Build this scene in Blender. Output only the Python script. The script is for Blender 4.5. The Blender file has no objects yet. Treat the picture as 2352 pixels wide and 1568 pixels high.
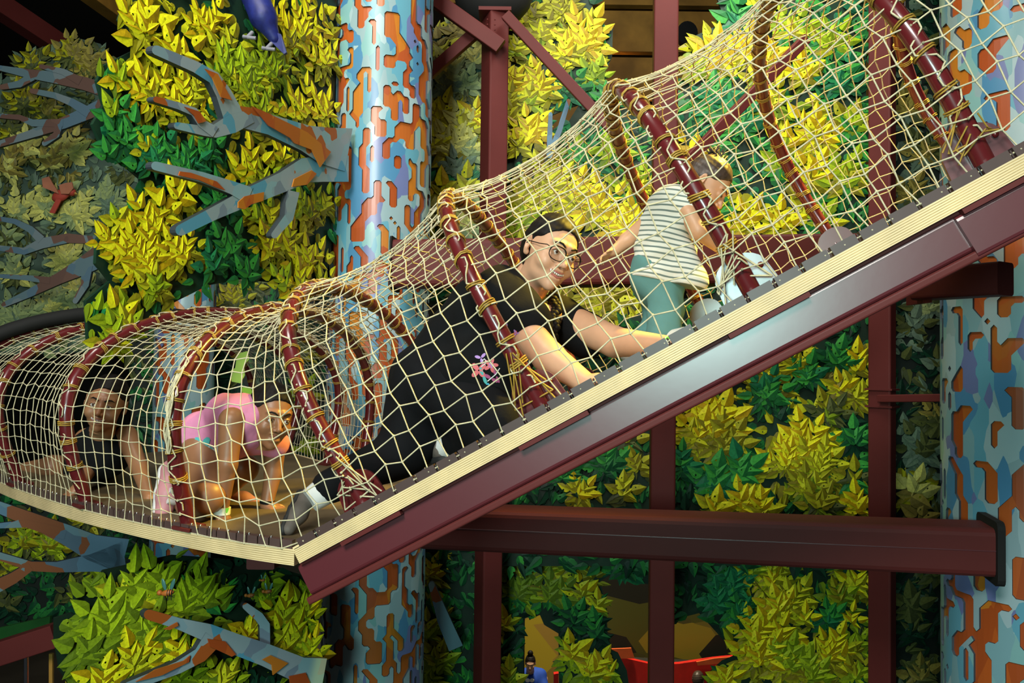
import bpy, bmesh, math, random
import numpy as np
from mathutils import Vector, Matrix
from mathutils.bvhtree import BVHTree

# ------------------------------------------------------------------ camera, world, lights
C = bpy.context.scene.collection
SC = bpy.context.scene
F = 1840.0                       # focal length in pixels of a 2352 px wide frame
PITCH, ROLL = math.radians(1.5), math.radians(0.7)
cam_d = bpy.data.cameras.new('camera'); cam = bpy.data.objects.new('camera', cam_d); C.objects.link(cam)
cam_d.sensor_width = 36.0; cam_d.lens = 36.0 * F / 2352.0
cam_d.clip_start = 0.05; cam_d.clip_end = 80
fwd = Vector((0, math.cos(PITCH), math.sin(PITCH)))
r0 = Vector((1, 0, 0)); u0 = r0.cross(fwd)
cam_r = (r0 * math.cos(ROLL) + u0 * math.sin(ROLL)).normalized()
cam_u = cam_r.cross(fwd)
cam.matrix_world = Matrix((( cam_r.x, cam_u.x, -fwd.x, 0), (cam_r.y, cam_u.y, -fwd.y, 0), (cam_r.z, cam_u.z, -fwd.z, 0), (0, 0, 0, 1)))
SC.camera = cam
SC.view_settings.view_transform = 'Standard'; SC.view_settings.look = 'None'
SC.view_settings.gamma = 1.0; SC.view_settings.exposure = 0.0
try: SC.view_settings.use_curve_mapping = False
except Exception: pass
SC.cycles.max_bounces = 5; SC.cycles.diffuse_bounces = 3; SC.cycles.glossy_bounces = 3
SC.cycles.use_denoising = True
W = bpy.data.worlds.new('hall'); SC.world = W; W.use_nodes = True
W.node_tree.nodes['Background'].inputs[0].default_value = (0.75, 0.8, 0.9, 1)
W.node_tree.nodes['Background'].inputs[1].default_value = 0.03

def lamp(name, loc, aim, size, power, col, sy=None, spread=180):
    d = bpy.data.lights.new(name, 'AREA'); d.energy = power; d.color = col; d.size = size
    d.shape = 'RECTANGLE'; d.size_y = sy or size; d.spread = math.radians(spread)
    o = bpy.data.objects.new(name, d); C.objects.link(o); o.location = loc
    o.rotation_euler = (Vector(aim) - Vector(loc)).to_track_quat('-Z', 'Y').to_euler()
    return o
lamp('key_light', (-1.5, -2.6, 2.9), (-0.1, 3.6, 0.45), 1.5, 165, (1.0, 0.97, 0.90), spread=125)
lamp('stringer_highlight_lamp', (-1.25, -2.4, 0.12), (0.4, 2.2, 0.0), 1.0, 120, (0.60, 1.0, 0.93), 0.8)  # unseen teal lamp added to put a highlight on the ramp stringer
lamp('fill_light', (1.3, 4.3, 3.9), (1.1, 6.1, 0.9), 1.2, 42, (1.0, 0.97, 0.88), spread=100)  # unseen fill lamp added to brighten the leaf panels right of centre
lamp('fill_light', (-1.2, 2.2, 3.6), (-1.0, 5.5, 0.6), 1.2, 80, (1.0, 0.97, 0.86))  # unseen fill toward the left half
lamp('yellow_spot', (2.4, 3.5, 3.2), (0.5, 2.8, 0.2), 0.25, 45, (1.0, 0.68, 0.08), spread=36)
lamp('far_light', (0.8, 11.4, 4.85), (1.0, 13.0, -4), 1.2, 420, (1.0, 0.9, 0.6), spread=100)

def ray(px, py):
    return fwd + cam_r * ((px - 1176) / F) - cam_u * ((py - 784) / F)
def at(px, py, Y):
    d = ray(px, py); return d * (Y / d.y)
def atz(px, py, z):
    d = ray(px, py); return d * (z / d.z)
def proj(p):
    p = Vector(p); k = p.dot(fwd)
    return 1176 + F * p.dot(cam_r) / k, 784 - F * p.dot(cam_u) / k

# ------------------------------------------------------------------ materials
MATS = {}
def mat(name, col, rough=0.5, metal=0.0, var=0.12, scale=8.0, bump=0.0, spec=0.5, coat=0.0, emit=None):
    if name in MATS: return MATS[name]
    m = bpy.data.materials.new(name); m.use_nodes = True; nt = m.node_tree
    b = nt.nodes['Principled BSDF']
    b.inputs['Roughness'].default_value = rough; b.inputs['Metallic'].default_value = metal
    b.inputs['Specular IOR Level'].default_value = spec; b.inputs['Coat Weight'].default_value = coat; b.inputs['Coat Roughness'].default_value = .08 if name == 'maroon_tube' else .27
    tc = nt.nodes.new('ShaderNodeTexCoord'); nz = nt.nodes.new('ShaderNodeTexNoise')
    nz.inputs['Scale'].default_value = scale; nz.inputs['Detail'].default_value = 4
    nt.links.new(tc.outputs['Object'], nz.inputs['Vector'])
    cr = nt.nodes.new('ShaderNodeValToRGB')
    cr.color_ramp.elements[0].position = 0.3; cr.color_ramp.elements[1].position = 0.7
    cr.color_ramp.elements[0].color = tuple(c * (1 - var) for c in col) + (1,)
    cr.color_ramp.elements[1].color = tuple(min(1, c * (1 + var)) for c in col) + (1,)
    nt.links.new(nz.outputs['Fac'], cr.inputs[0]); nt.links.new(cr.outputs[0], b.inputs['Base Color'])
    if bump:
        n2 = nt.nodes.new('ShaderNodeTexNoise'); n2.inputs['Scale'].default_value = scale * 12
        nt.links.new(tc.outputs['Object'], n2.inputs['Vector'])
        bp = nt.nodes.new('ShaderNodeBump'); bp.inputs['Strength'].default_value = bump; bp.inputs['Distance'].default_value = 0.002
        nt.links.new(n2.outputs['Fac'], bp.inputs['Height']); nt.links.new(bp.outputs[0], b.inputs['Normal'])
    if emit:
        b.inputs['Emission Color'].default_value = (*emit[0], 1); b.inputs['Emission Strength'].default_value = emit[1]
    MATS[name] = m; return m

def camo(name, cols, scale=5.0, zs=0.5, rough=0.35, coat=0.3):
    m = bpy.data.materials.new(name); m.use_nodes = True; nt = m.node_tree
    b = nt.nodes['Principled BSDF']; b.inputs['Roughness'].default_value = rough; b.inputs['Coat Weight'].default_value = coat
    b.inputs['Coat Roughness'].default_value = 0.25
    tc = nt.nodes.new('ShaderNodeTexCoord'); mp = nt.nodes.new('ShaderNodeMapping')
    mp.inputs['Scale'].default_value = (1, 1, zs); mp.inputs['Rotation'].default_value = (0, 0.35, 0)
    v = nt.nodes.new('ShaderNodeTexVoronoi'); v.distance = 'MANHATTAN'; v.inputs['Scale'].default_value = scale
    sp = nt.nodes.new('ShaderNodeSeparateColor'); cr = nt.nodes.new('ShaderNodeValToRGB'); cr.color_ramp.interpolation = 'CONSTANT'
    nt.links.new(tc.outputs['Object'], mp.inputs[0]); nt.links.new(mp.outputs[0], v.inputs['Vector'])
    nt.links.new(v.outputs['Color'], sp.inputs[0]); nt.links.new(sp.outputs[0], cr.inputs[0]); nt.links.new(cr.outputs[0], b.inputs['Base Color'])
    e = cr.color_ramp.elements
    while len(e) < len(cols): e.new(0.5)
    for i, c in enumerate(cols):
        e[i].position = i / len(cols)
    for i, c in enumerate(cols): e[i].color = (*c, 1)
    MATS[name] = m; return m

STEEL = mat('maroon_steel', (0.12, 0.022, 0.02), 0.55, var=0.08, scale=3, bump=0.15, spec=0.22)
STEELG = mat('maroon_steel_gloss', (0.12, 0.018, 0.024), 0.34, var=0.05, scale=3, bump=0.05, spec=1.0, coat=1.0)
TUBE = mat('maroon_tube', (0.12, 0.012, 0.014), 0.28, var=0.08, scale=6, coat=0.5)
ROPE = mat('beige_rope', (0.62, 0.55, 0.35), 0.8, var=0.16, scale=40, bump=0.6)
ROPE2 = mat('far_beige_rope', (0.60, 0.50, 0.27), 0.8, var=0.16, scale=40)
CORD = mat('gold_cord', (0.42, 0.25, 0.035), 0.55, var=0.2, scale=40)
PLYL = mat('ply_light', (0.86, 0.66, 0.36), 0.5, var=0.16, scale=6)
PLYD = mat('ply_dark', (0.56, 0.38, 0.16), 0.6, var=0.3, scale=20)
DECK = mat('deck_surface', (0.13, 0.095, 0.048), 0.55, var=0.3, scale=5, bump=0.3)
BLOCK = mat('brown_block', (0.085, 0.05, 0.045), 0.4, var=0.1)
CHROME = mat('zinc_stud', (0.75, 0.75, 0.75), 0.2, 1.0, var=0.02)
BLACK = mat('black_matte', (0.006, 0.006, 0.006), 0.8, var=0.1)
BLUEC = camo('blue_bark_paint', [(0.22, 0.42, 0.47), (0.13, 0.38, 0.50), (0.30, 0.44, 0.48), (0.08, 0.26, 0.46), (0.38, 0.53, 0.57), (0.16, 0.20, 0.42), (0.24, 0.48, 0.48)], 12, 0.42)
ORAC = camo('orange_bark_paint', [(0.52, 0.11, 0.018), (0.42, 0.08, 0.015), (0.58, 0.2, 0.02), (0.46, 0.09, 0.02), (0.5, 0.13, 0.02)], 7, 0.4)
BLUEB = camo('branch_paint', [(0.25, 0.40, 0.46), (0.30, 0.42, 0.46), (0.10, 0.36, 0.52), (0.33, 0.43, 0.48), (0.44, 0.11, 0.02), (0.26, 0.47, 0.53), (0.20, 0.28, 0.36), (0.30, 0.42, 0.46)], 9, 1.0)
BLUEH = camo('hazy_branch_paint', [(0.10, 0.17, 0.20), (0.14, 0.07, 0.05), (0.08, 0.15, 0.21), (0.15, 0.2, 0.22), (0.12, 0.06, 0.045)], 6, 1.0, 0.7, 0.0)  # greyed palette: haze over the far branches is put into the colours

# ------------------------------------------------------------------ object helpers
def thing(name, label, cat, loc=(0, 0, 0), group=None):
    o = bpy.data.objects.new(name, None); C.objects.link(o); o.location = loc
    o.empty_display_size = 0.1
    o['label'] = label; o['category'] = cat
    if group: o['group'] = group
    return o
def tag(o, label, cat, group=None):
    o['label'] = label; o['category'] = cat
    if group: o['group'] = group
    return o
def link(name, me, parent=None, label=None, stuff=False, struct=False):
    o = bpy.data.objects.new(name, me); C.objects.link(o)
    if parent is not None:
        o.parent = parent
        p = parent; off = Vector(p.location)
        while p.parent is not None:
            p = p.parent; off = off + Vector(p.location)
        o.location = -off
    if label: o['label'] = label
    if stuff: o['kind'] = 'stuff'
    if struct: o['kind'] = 'structure'
    return o

class MB:
    """collects shapes in world space and builds one mesh"""
    def __init__(s): s.v = []; s.f = []; s.m = []; s.sm = []
    def add(s, vs, fs, mi=0, smooth=False):
        o = len(s.v); s.v.extend([tuple(x) for x in vs])
        for f in fs: s.f.append([i + o for i in f]); s.m.append(mi); s.sm.append(smooth)
        return s
    def box(s, c, ax, ay, az, mi=0):   # centre, three half-axis vectors
        c = Vector(c); ax, ay, az = Vector(ax), Vector(ay), Vector(az); vs = []
        for k in (-1, 1):
            for j in (-1, 1):
                for i in (-1, 1): vs.append(c + ax * i + ay * j + az * k)
        if ax.cross(ay).dot(az) < 0: vs = [vs[i] for i in (1, 0, 3, 2, 5, 4, 7, 6)]
        return s.add(vs, [(0, 2, 3, 1), (4, 5, 7, 6), (0, 1, 5, 4), (2, 6, 7, 3), (0, 4, 6, 2), (1, 3, 7, 5)], mi)
    def prism(s, a, b, sec, ux, uy, mi=0, smooth=False):   # section polygon swept a->b
        a, b, ux, uy = Vector(a), Vector(b), Vector(ux), Vector(uy); n = len(sec)
        vs = [a + ux * x + uy * y for x, y in sec] + [b + ux * x + uy * y for x, y in sec]
        fs = [(i, (i + 1) % n, n + (i + 1) % n, n + i) for i in range(n)]
        s.add(vs, fs, mi, smooth); s.add(vs, [tuple(range(n))[::-1], tuple(range(n, 2 * n))], mi)
        return s
    def extrude(s, pts, off, mi=0, side=None):   # planar polygon pts (3-D) thickened by vector off
        n = len(pts); pts = [Vector(p) for p in pts]; off = Vector(off)
        vs = pts + [p + off for p in pts]
        s.add(vs, [tuple(range(n))[::-1], tuple(range(n, 2 * n))], mi)
        s.add(vs, [(i, (i + 1) % n, n + (i + 1) % n, n + i) for i in range(n)], mi if side is None else side)
        return s
    def tube(s, pts, rad, n=8, mi=0, closed=False, caps=True):
        pts = [Vector(p) for p in pts]; k = len(pts)
        R = rad if hasattr(rad, '__len__') else [rad] * k
        t = [(pts[min(i + 1, k - 1)] - pts[max(i - 1, 0)]).normalized() for i in range(k)]
        if closed: t = [(pts[(i + 1) % k] - pts[i - 1]).normalized() for i in range(k)]
        x = t[0].orthogonal().normalized(); vs = []
        for i in range(k):
            x = (x - t[i] * x.dot(t[i])).normalized(); y = t[i].cross(x)
            for j in range(n):
                a = 2 * math.pi * j / n; vs.append(pts[i] + (x * math.cos(a) + y * math.sin(a)) * R[i])
        fs = []
        for i in range(k if closed else k - 1):
            q = (i + 1) % k
            for j in range(n): fs.append((i * n + j, i * n + (j + 1) % n, q * n + (j + 1) % n, q * n + j))
        s.add(vs, fs, mi, True)
        if caps and not closed:
            s.add(vs[:n], [tuple(range(n))[::-1]], mi); s.add(vs[-n:], [tuple(range(n))], mi)
        return s
    def ball(s, c, r, mi=0, n=10, m=6, mtx=None):
        vs = []; c = Vector(c); r = r if hasattr(r, '__len__') else (r, r, r)
        for i in range(m + 1):
            th = math.pi * i / m
            for j in range(n):
                ph = 2 * math.pi * j / n
                p = Vector((r[0] * math.sin(th) * math.cos(ph), r[1] * math.sin(th) * math.sin(ph), r[2] * math.cos(th)))
                vs.append(c + (mtx @ p if mtx else p))
        fs = [(i * n + j, (i + 1) * n + j, (i + 1) * n + (j + 1) % n, i * n + (j + 1) % n) for i in range(m) for j in range(n)]
        return s.add(vs, fs, mi, True)
    def mesh(s, name, mats):
        me = bpy.data.meshes.new(name); me.from_pydata(s.v, [], s.f)
        for m in (mats if isinstance(mats, (list, tuple)) else [mats]): me.materials.append(m)
        me.polygons.foreach_set('material_index', s.m); me.polygons.foreach_set('use_smooth', s.sm)
        me.validate(); me.update(); return me
    def build(s, name, mats, parent=None, **k): return link(name, s.mesh(name, mats), parent, **k)

def cord_mesh(name, A, B, r, m, sides=5, knots=None, kr=0.006):
    """many straight cords A[i]->B[i] (numpy), plus small knots, one mesh"""
    A = np.asarray(A, float); B = np.asarray(B, float); n = len(A)
    t = B - A; t /= np.linalg.norm(t, axis=1)[:, None] + 1e-9
    ref = np.where(np.abs(t[:, 2:3]) > 0.8, np.array([[1., 0, 0]]), np.array([[0., 0, 1]]))
    x = np.cross(t, ref); x /= np.linalg.norm(x, axis=1)[:, None]; y = np.cross(t, x)
    R = np.broadcast_to(np.asarray(r, float), (n,))[:, None]
    ring = [x * math.cos(2 * math.pi * j / sides) * R + y * math.sin(2 * math.pi * j / sides) * R for j in range(sides)]
    V = np.stack([A + q for q in ring] + [B + q for q in ring], 1).reshape(-1, 3)
    base = np.arange(n)[:, None] * 2 * sides
    fs = np.concatenate([base + np.array([[j, (j + 1) % sides, sides + (j + 1) % sides, sides + j]]) for j in range(sides)])
    faces = fs.tolist(); V = V.tolist()
    if knots is not None:
        o = len(V); K = np.asarray(knots); dirs = np.array([[1, 0, 0], [-1, 0, 0], [0, 1, 0], [0, -1, 0], [0, 0, 1], [0, 0, -1]]) * kr
        V += (K[:, None] + dirs[None]).reshape(-1, 3).tolist()
        tri = np.array([[0, 2, 4], [2, 1, 4], [1, 3, 4], [3, 0, 4], [2, 0, 5], [1, 2, 5], [3, 1, 5], [0, 3, 5]])
        faces += (np.arange(len(K))[:, None, None] * 6 + tri[None] + o).reshape(-1, 3).tolist()
    me = bpy.data.meshes.new(name); me.from_pydata(V, [], faces); me.materials.append(m)
    me.polygons.foreach_set('use_smooth', [True] * len(me.polygons)); me.update(); return me

# ------------------------------------------------------------------ organic shapes from smooth-joined solids
class Blob:
    def __init__(s, lo, hi, h):
        s.lo = np.array(lo, float); s.h = h
        s.n = np.ceil((np.array(hi) - s.lo) / h).astype(int) + 1
        s.F = np.full(s.n, 1.0, np.float32)
    def _blk(s, lo, hi):
        a = np.clip(np.floor((np.array(lo) - s.lo) / s.h).astype(int), 0, s.n - 1)
        b = np.clip(np.ceil((np.array(hi) - s.lo) / s.h).astype(int) + 1, 1, s.n)
        g = np.meshgrid(*[s.lo[i] + s.h * np.arange(a[i], b[i]) for i in range(3)], indexing='ij')
        return tuple(slice(a[i], b[i]) for i in range(3)), g
    def _mix(s, sl, d, k, cut=False):
        f = s.F[sl]
        if cut:
            e = -d; hh = np.clip(0.5 - 0.5 * (f - e) / k, 0, 1); s.F[sl] = f * (1 - hh) + e * hh + k * hh * (1 - hh)
        else:
            hh = np.clip(0.5 + 0.5 * (f - d) / k, 0, 1); s.F[sl] = f * (1 - hh) + d * hh - k * hh * (1 - hh)
    def cap(s, a, b, ra, rb=None, k=0.02, cut=False):
        rb = ra if rb is None else rb; a = np.array(a, float); b = np.array(b, float); R = max(ra, rb) + k * 1.5 + 0.03
        sl, (x, y, z) = s._blk(np.minimum(a, b) - R, np.maximum(a, b) + R)
        ba = b - a; L = float(ba @ ba) + 1e-12
        h = np.clip(((x - a[0]) * ba[0] + (y - a[1]) * ba[1] + (z - a[2]) * ba[2]) / L, 0, 1)
        d = np.sqrt((x - a[0] - h * ba[0]) ** 2 + (y - a[1] - h * ba[1]) ** 2 + (z - a[2] - h * ba[2]) ** 2) - (ra + (rb - ra) * h)
        s._mix(sl, d, k, cut); return s
    def ell(s, c, r, k=0.02, rot=None, cut=False):
        c = np.array(c, float); r = np.array(r if hasattr(r, '__len__') else (r,) * 3, float); R = r.max() + k * 1.5 + 0.03
        sl, (x, y, z) = s._blk(c - R, c + R); x = x - c[0]; y = y - c[1]; z = z - c[2]
        if rot is not None:
            M = np.array(rot.transposed()); x, y, z = (M[i][0] * x + M[i][1] * y + M[i][2] * z for i in range(3))
        k0 = np.sqrt((x / r[0]) ** 2 + (y / r[1]) ** 2 + (z / r[2]) ** 2)
        k1 = np.sqrt((x / r[0] ** 2) ** 2 + (y / r[1] ** 2) ** 2 + (z / r[2] ** 2) ** 2) + 1e-9
        s._mix(sl, k0 * (k0 - 1) / k1, k, cut); return s
    def plane(s, p, n):   # keep the side where (x-p).n > 0
        sl, (x, y, z) = s._blk(s.lo, s.lo + s.h * s.n)
        n = Vector(n).normalized()
        s.F = np.maximum(s.F, -((x - p[0]) * n[0] + (y - p[1]) * n[1] + (z - p[2]) * n[2])).astype(np.float32); return s
    def ripple(s, amp, freq, seed=0):
        rs = np.random.RandomState(seed); sl, (x, y, z) = s._blk(s.lo, s.lo + s.h * s.n)
        w = 0
        for i in range(4):
            k = rs.randn(3); k *= freq * (0.7 + 0.5 * i) / np.linalg.norm(k)
            w = w + np.sin(x * k[0] + y * k[1] + z * k[2] + rs.rand() * 6) / (1 + 0.5 * i)
        s.F = (s.F + amp * w).astype(np.float32); return s
    def verts(s):
        Fd = s.F; ins = Fd < 0
        nx, ny, nz = Fd.shape
        acc = np.zeros((nx - 1, ny - 1, nz - 1, 3)); cnt = np.zeros((nx - 1, ny - 1, nz - 1))
        co = [(i, j, k) for i in (0, 1) for j in (0, 1) for k in (0, 1)]
        for a in co:
            for ax in range(3):
                if a[ax]: continue
                b = list(a); b[ax] = 1
                fa = Fd[a[0]:nx - 1 + a[0], a[1]:ny - 1 + a[1], a[2]:nz - 1 + a[2]]
                fb = Fd[b[0]:nx - 1 + b[0], b[1]:ny - 1 + b[1], b[2]:nz - 1 + b[2]]
                m = (fa < 0) != (fb < 0)
                t = np.where(m, fa / np.where(m, fa - fb, 1), 0)
                cnt += m
                for q in range(3): acc[..., q] += np.where(m, a[q] + (t if q == ax else 0), 0)
        act = cnt > 0
        idx = np.full(act.shape, -1); idx[act] = np.arange(act.sum())
        ijk = np.argwhere(act); P = s.lo + s.h * (ijk + acc[act] / cnt[act][:, None])
        Q = []
        for ax in range(3):
            sa = [slice(None)] * 3; sb = [slice(None)] * 3
            sa[ax] = slice(0, -1); sb[ax] = slice(1, None)
            A = ins[tuple(sa)]; B = ins[tuple(sb)]
            ch = np.argwhere(A != B); o1, o2 = [(1, 2), (2, 0), (0, 1)][ax]
            ok = (ch[:, o1] > 0) & (ch[:, o2] > 0) & (ch[:, o1] < Fd.shape[o1] - 1) & (ch[:, o2] < Fd.shape[o2] - 1); ch = ch[ok]
            flip = A[tuple(ch.T)]
            def g(d1, d2):
                c = ch.copy(); c[:, o1] -= d1; c[:, o2] -= d2; return idx[tuple(c.T)]
            q = np.stack([g(1, 1), g(0, 1), g(0, 0), g(1, 0)], 1)
            q[~flip] = q[~flip][:, ::-1]; Q.append(q)
        return P, np.concatenate(Q)
    def mesh(s, name, m, xf=None):
        P, Q = s.verts(); me = bpy.data.meshes.new(name)
        if xf is not None: M = np.array(xf); P = P @ M[:3, :3].T + M[:3, 3]
        me.from_pydata(P.tolist(), [], Q.tolist())
        for q in (m if isinstance(m, (list, tuple)) else [m]): me.materials.append(q)
        me.polygons.foreach_set('use_smooth', [True] * len(me.polygons)); me.update(); return me
def join_meshes(name, meshes):
    bm = bmesh.new(); mats = []
    for me in meshes:
        base = len(mats); n0 = len(bm.faces); mats += list(me.materials); bm.from_mesh(me); bm.faces.ensure_lookup_table()
        for f in bm.faces[n0:]: f.material_index += base
    out = bpy.data.meshes.new(name); bm.to_mesh(out); bm.free()
    for m in mats: out.materials.append(m)
    return out
# ------------------------------------------------------------------ the hall
random.seed(5)
HALL = mat('dark_hall_wall', (0.012, 0.014, 0.012), 0.9, var=0.5, scale=1)
FLOORM = mat('dark_floor', (0.05, 0.045, 0.04), 0.6, var=0.3, scale=1)
MB().box((0, 6, -5.7), (12, 0, 0), (0, 11, 0), (0, 0, 0.1)).build('floor', FLOORM, struct=True)
MB().box((0, 6, 5.1), (12, 0, 0), (0, 11, 0), (0, 0, 0.1)).build('ceiling', BLACK, struct=True)
MB().box((0, 17, -0.3), (12, 0, 0), (0, 0.1, 0), (0, 0, 5.5)).build('wall_back', HALL, struct=True)
MB().box((-12, 6, -0.3), (0.1, 0, 0), (0, 11, 0), (0, 0, 5.5)).build('wall_left', HALL, struct=True)
MB().box((12, 6, -0.3), (0.1, 0, 0), (0, 11, 0), (0, 0, 5.5)).build('wall_right', HALL, struct=True)

UP = Vector((0, 0, 1))
RSEC = [(-1, -.86), (-.86, -1), (.86, -1), (1, -.86), (1, .86), (.86, 1), (-.86, 1), (-1, .86)]
def rsec(w, h, r):
    out = []
    for cx, cy, a0 in ((w - r, -h + r, -90), (w - r, h - r, 0), (-w + r, h - r, 90), (-w + r, -h + r, 180)):
        for k in range(4):
            a = math.radians(a0 + 30 * k); out.append((cx + r * math.cos(a), cy + r * math.sin(a)))
    return out
def bar(a, b, w, h, m, name, label=None, cat='beam', r=0.006, up=UP, group=None, parent=None):
    a, b = Vector(a), Vector(b); t = (b - a).normalized()
    ux = t.cross(up).normalized() if abs(t.dot(up)) < .98 else Vector((1, 0, 0)); uy = ux.cross(t)
    o = MB().prism(a, b, rsec(w / 2, h / 2, r), ux, uy).build(name, m, parent)
    if label: tag(o, label, cat, group)
    return o

# brown slatted wood high behind (upper middle) and sloping rafters at upper left
WOODB = mat('brown_timber', (0.5, 0.25, 0.04), 0.6, var=0.35, scale=3)
for k in range(5):
    zc = 5.0 - 0.62 * k
    o = MB().box((0.9 * 2.2, 10.5, zc), (2.9, 0, 0), (0, 0.06, 0), (0, 0, 0.27)).build('timber_board', WOODB)
    tag(o, ['topmost', 'second', 'third', 'fourth', 'lowest'][k] + ' wide brown timber board on the dark wall high behind the steel posts', 'board', 'brown boards high on the wall')
for (p, q, w, lab) in (((-10, 8), (205, 150), 0.16, 'reddish brown sloping rafter in the dark at the upper left corner'), ((195, -30), (330, 70), 0.16, 'olive brown sloping rafter just left of the big leaf panel top')):
    bar(at(p[0], p[1], 7.2), at(q[0], q[1], 8.2), w, w * 1.2, WOODB if p[0] > 0 else STEEL, 'rafter', lab, 'beam')

# posts
def post(pxc_top, pxc_bot, Y, w, d, label, z0=-5.55, z1=None, ytop=-200, rot=0.0):
    b = at((pxc_top + pxc_bot) / 2, 784, Y); x = b.x
    z1 = z1 if z1 is not None else 5.0
    c, s = math.cos(rot), math.sin(rot)
    m = MB(); m.prism((x, Y, z0), (x, Y, z1), rsec(w / 2, d / 2, 0.012), (c, s, 0), (-s, c, 0))
    r = thing('steel_post', label, 'post', (x, Y, z0)); m.build('shaft', STEEL, r)
    return r, x
p1, x1 = post(1128, 1128, 5.45, .135, .2, 'maroon steel post with a bolted head right of the big patterned trunk', z1=at(1130, 40, 5.45).z, rot=0.35)
hb = MB(); zt = at(1130, 40, 5.45).z; hb.box((x1, 5.45, zt + .012), (.11, 0, 0), (0, .12, 0), (0, 0, .012)); hb.build('head_plate', STEEL, p1)
for i in range(2):
    for j in range(3):
        MB().ball((x1 - .03 + .05 * i - .02, 5.345, zt - .06 - .035 * j), .006).build('bolt', STEEL, p1)
MB().ball((x1 - .02, 5.6, zt + .22), (.28, .2, .22), n=16, m=8).build('ceiling_fixture', BLACK)
tag(bpy.data.objects['ceiling_fixture'], 'black dome fixture above the head of the bolted maroon post', 'fixture')
post(1523, 1523, 5.0, .15, .19, 'tall maroon steel post behind the striped shirt child, right of centre', rot=-0.12)
p3, x3 = post(2026, 2026, 5.4, .10, .15, 'maroon steel post with a clamped short crossbar near the right patterned trunk', rot=0.75)
for py in (895, 935):
    z = at(2040, py, 5.3).z
    MB().box((x3, 5.4, z), (.065 * .73, .065 * .68, 0), (-.09 * .68, .09 * .73, 0), (0, 0, .006)).build('clamp_band', STEEL, p3)
bar(at(2020, 915, 5.35), at(2200, 913, 4.9), .05, .05, STEEL, 'crossbar', 'short thin maroon crossbar between the right post and the right trunk', 'beam')
# braces
bar(at(985, -10, 5.3), at(1150, 108, 5.28), .055, .10, STEEL, 'brace', 'wide maroon diagonal brace dropping from the upper trunk edge to the post head', 'brace')
bar(at(985, 170, 5.5), at(1098, 70, 5.45), .05, .08, STEEL, 'brace', 'short maroon diagonal brace rising from the trunk towards the bolted post', 'brace')
bar(at(1162, 35, 5.3), at(1425, 318, 5.15), .05, .07, STEEL, 'brace', 'long thin maroon diagonal brace running down right from the bolted post', 'brace')
bar(at(1555, 395, 4.9), at(1850, 90, 5.3), .05, .07, STEEL, 'brace', 'thin maroon diagonal brace rising right seen through the upper rope net', 'brace')

# big horizontal beams
def beam(a, b, h, d, name, label):
    a, b = Vector(a), Vector(b); t = (b - a).normalized(); ux = t.cross(UP).normalized()   # points toward camera side or away
    r = thing(name, label, 'beam', a)
    MB().prism(a, b, rsec(d / 2, h / 2, .03), ux, UP).build('box_section', STEEL, r)
    return r, t, ux
ub, t, ux = beam(at(908, 608, 4.35), at(1985, 596, 4.15), .255, .2, 'upper_beam', 'thick maroon box beam crossing behind the woman and the striped shirt child')
MB().prism(at(905, 608, 4.34), at(909, 608, 4.34), rsec(.115, .145, .03), ux, UP).build('end_collar', BLACK, ub)
lb, t, ux = beam(at(985, 1205, 4.15), at(2272, 1258, 3.5), .205, .24, 'lower_beam', 'thick maroon box beam below the ramp ending in the right patterned trunk')
a = at(985, 1205, 4.15); b = at(2272, 1258, 3.5)
MB().prism(a - ux * .121 * (1 if ux.y > 0 else -1) + UP * .012, b - ux * .121 * (1 if ux.y > 0 else -1) + UP * .012, rsec(.0025, .0025, .001), ux, UP).build('weld_seam', STEELG, lb)
MB().prism(b - t * .01, b + t * .02, rsec(.145, .135, .03), ux, UP).build('end_collar', BLACK, lb)
# dark bracket stub beneath the ramp top right
bs = MB(); A = at(2110, 655, 3.4); B = at(2310, 640, 3.1); tt = (B - A).normalized()
bs.prism(A, B, rsec(.06, .065, .015), tt.cross(UP), UP); bs.box(A - UP * .04, tt * .02, Vector((0, .07, 0)), UP * .04)
tag(bs.build('bracket_beam', STEEL), 'dark maroon bracket stub under the top of the ramp beside the right trunk', 'beam')
# blocks under the level deck
for (px, py, w, h, lab) in ((272, 1228, .1, .07, 'maroon support block under the curved deck, the one nearest the left edge'), (612, 1308, .09, .07, 'maroon support block under the corner where curved deck meets ramp')):
    Y = 3.25 if px < 400 else 2.6
    z = -.605 - h / 2 - .002; p = at(px, py, Y); e = Vector((p.x, Y, z))
    tag(MB().prism(e + Vector((-.02, 0, 0)), e + Vector((.12, 1.0, 0)), rsec(w / 2, h / 2, .006), (1, 0, 0), UP).build('deck_joist', STEEL), lab, 'beam')

# railing low left
bar(at(-20, 1505, 4.2), at(135, 1455, 4.2), .1, .12, STEEL, 'rail', 'dark maroon rail at the lower left edge below the leaf panels', 'rail')
for px in (60, 118):
    bar(at(px, 1500, 4.3), at(px, 1640, 4.3), .02, .02, CHROME if px == 60 else WOODB, 'rail_post', 'thin upright bar hanging under the lower left rail, ' + ('leftmost' if px == 60 else 'right hand one'), 'post', r=.004)

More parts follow.
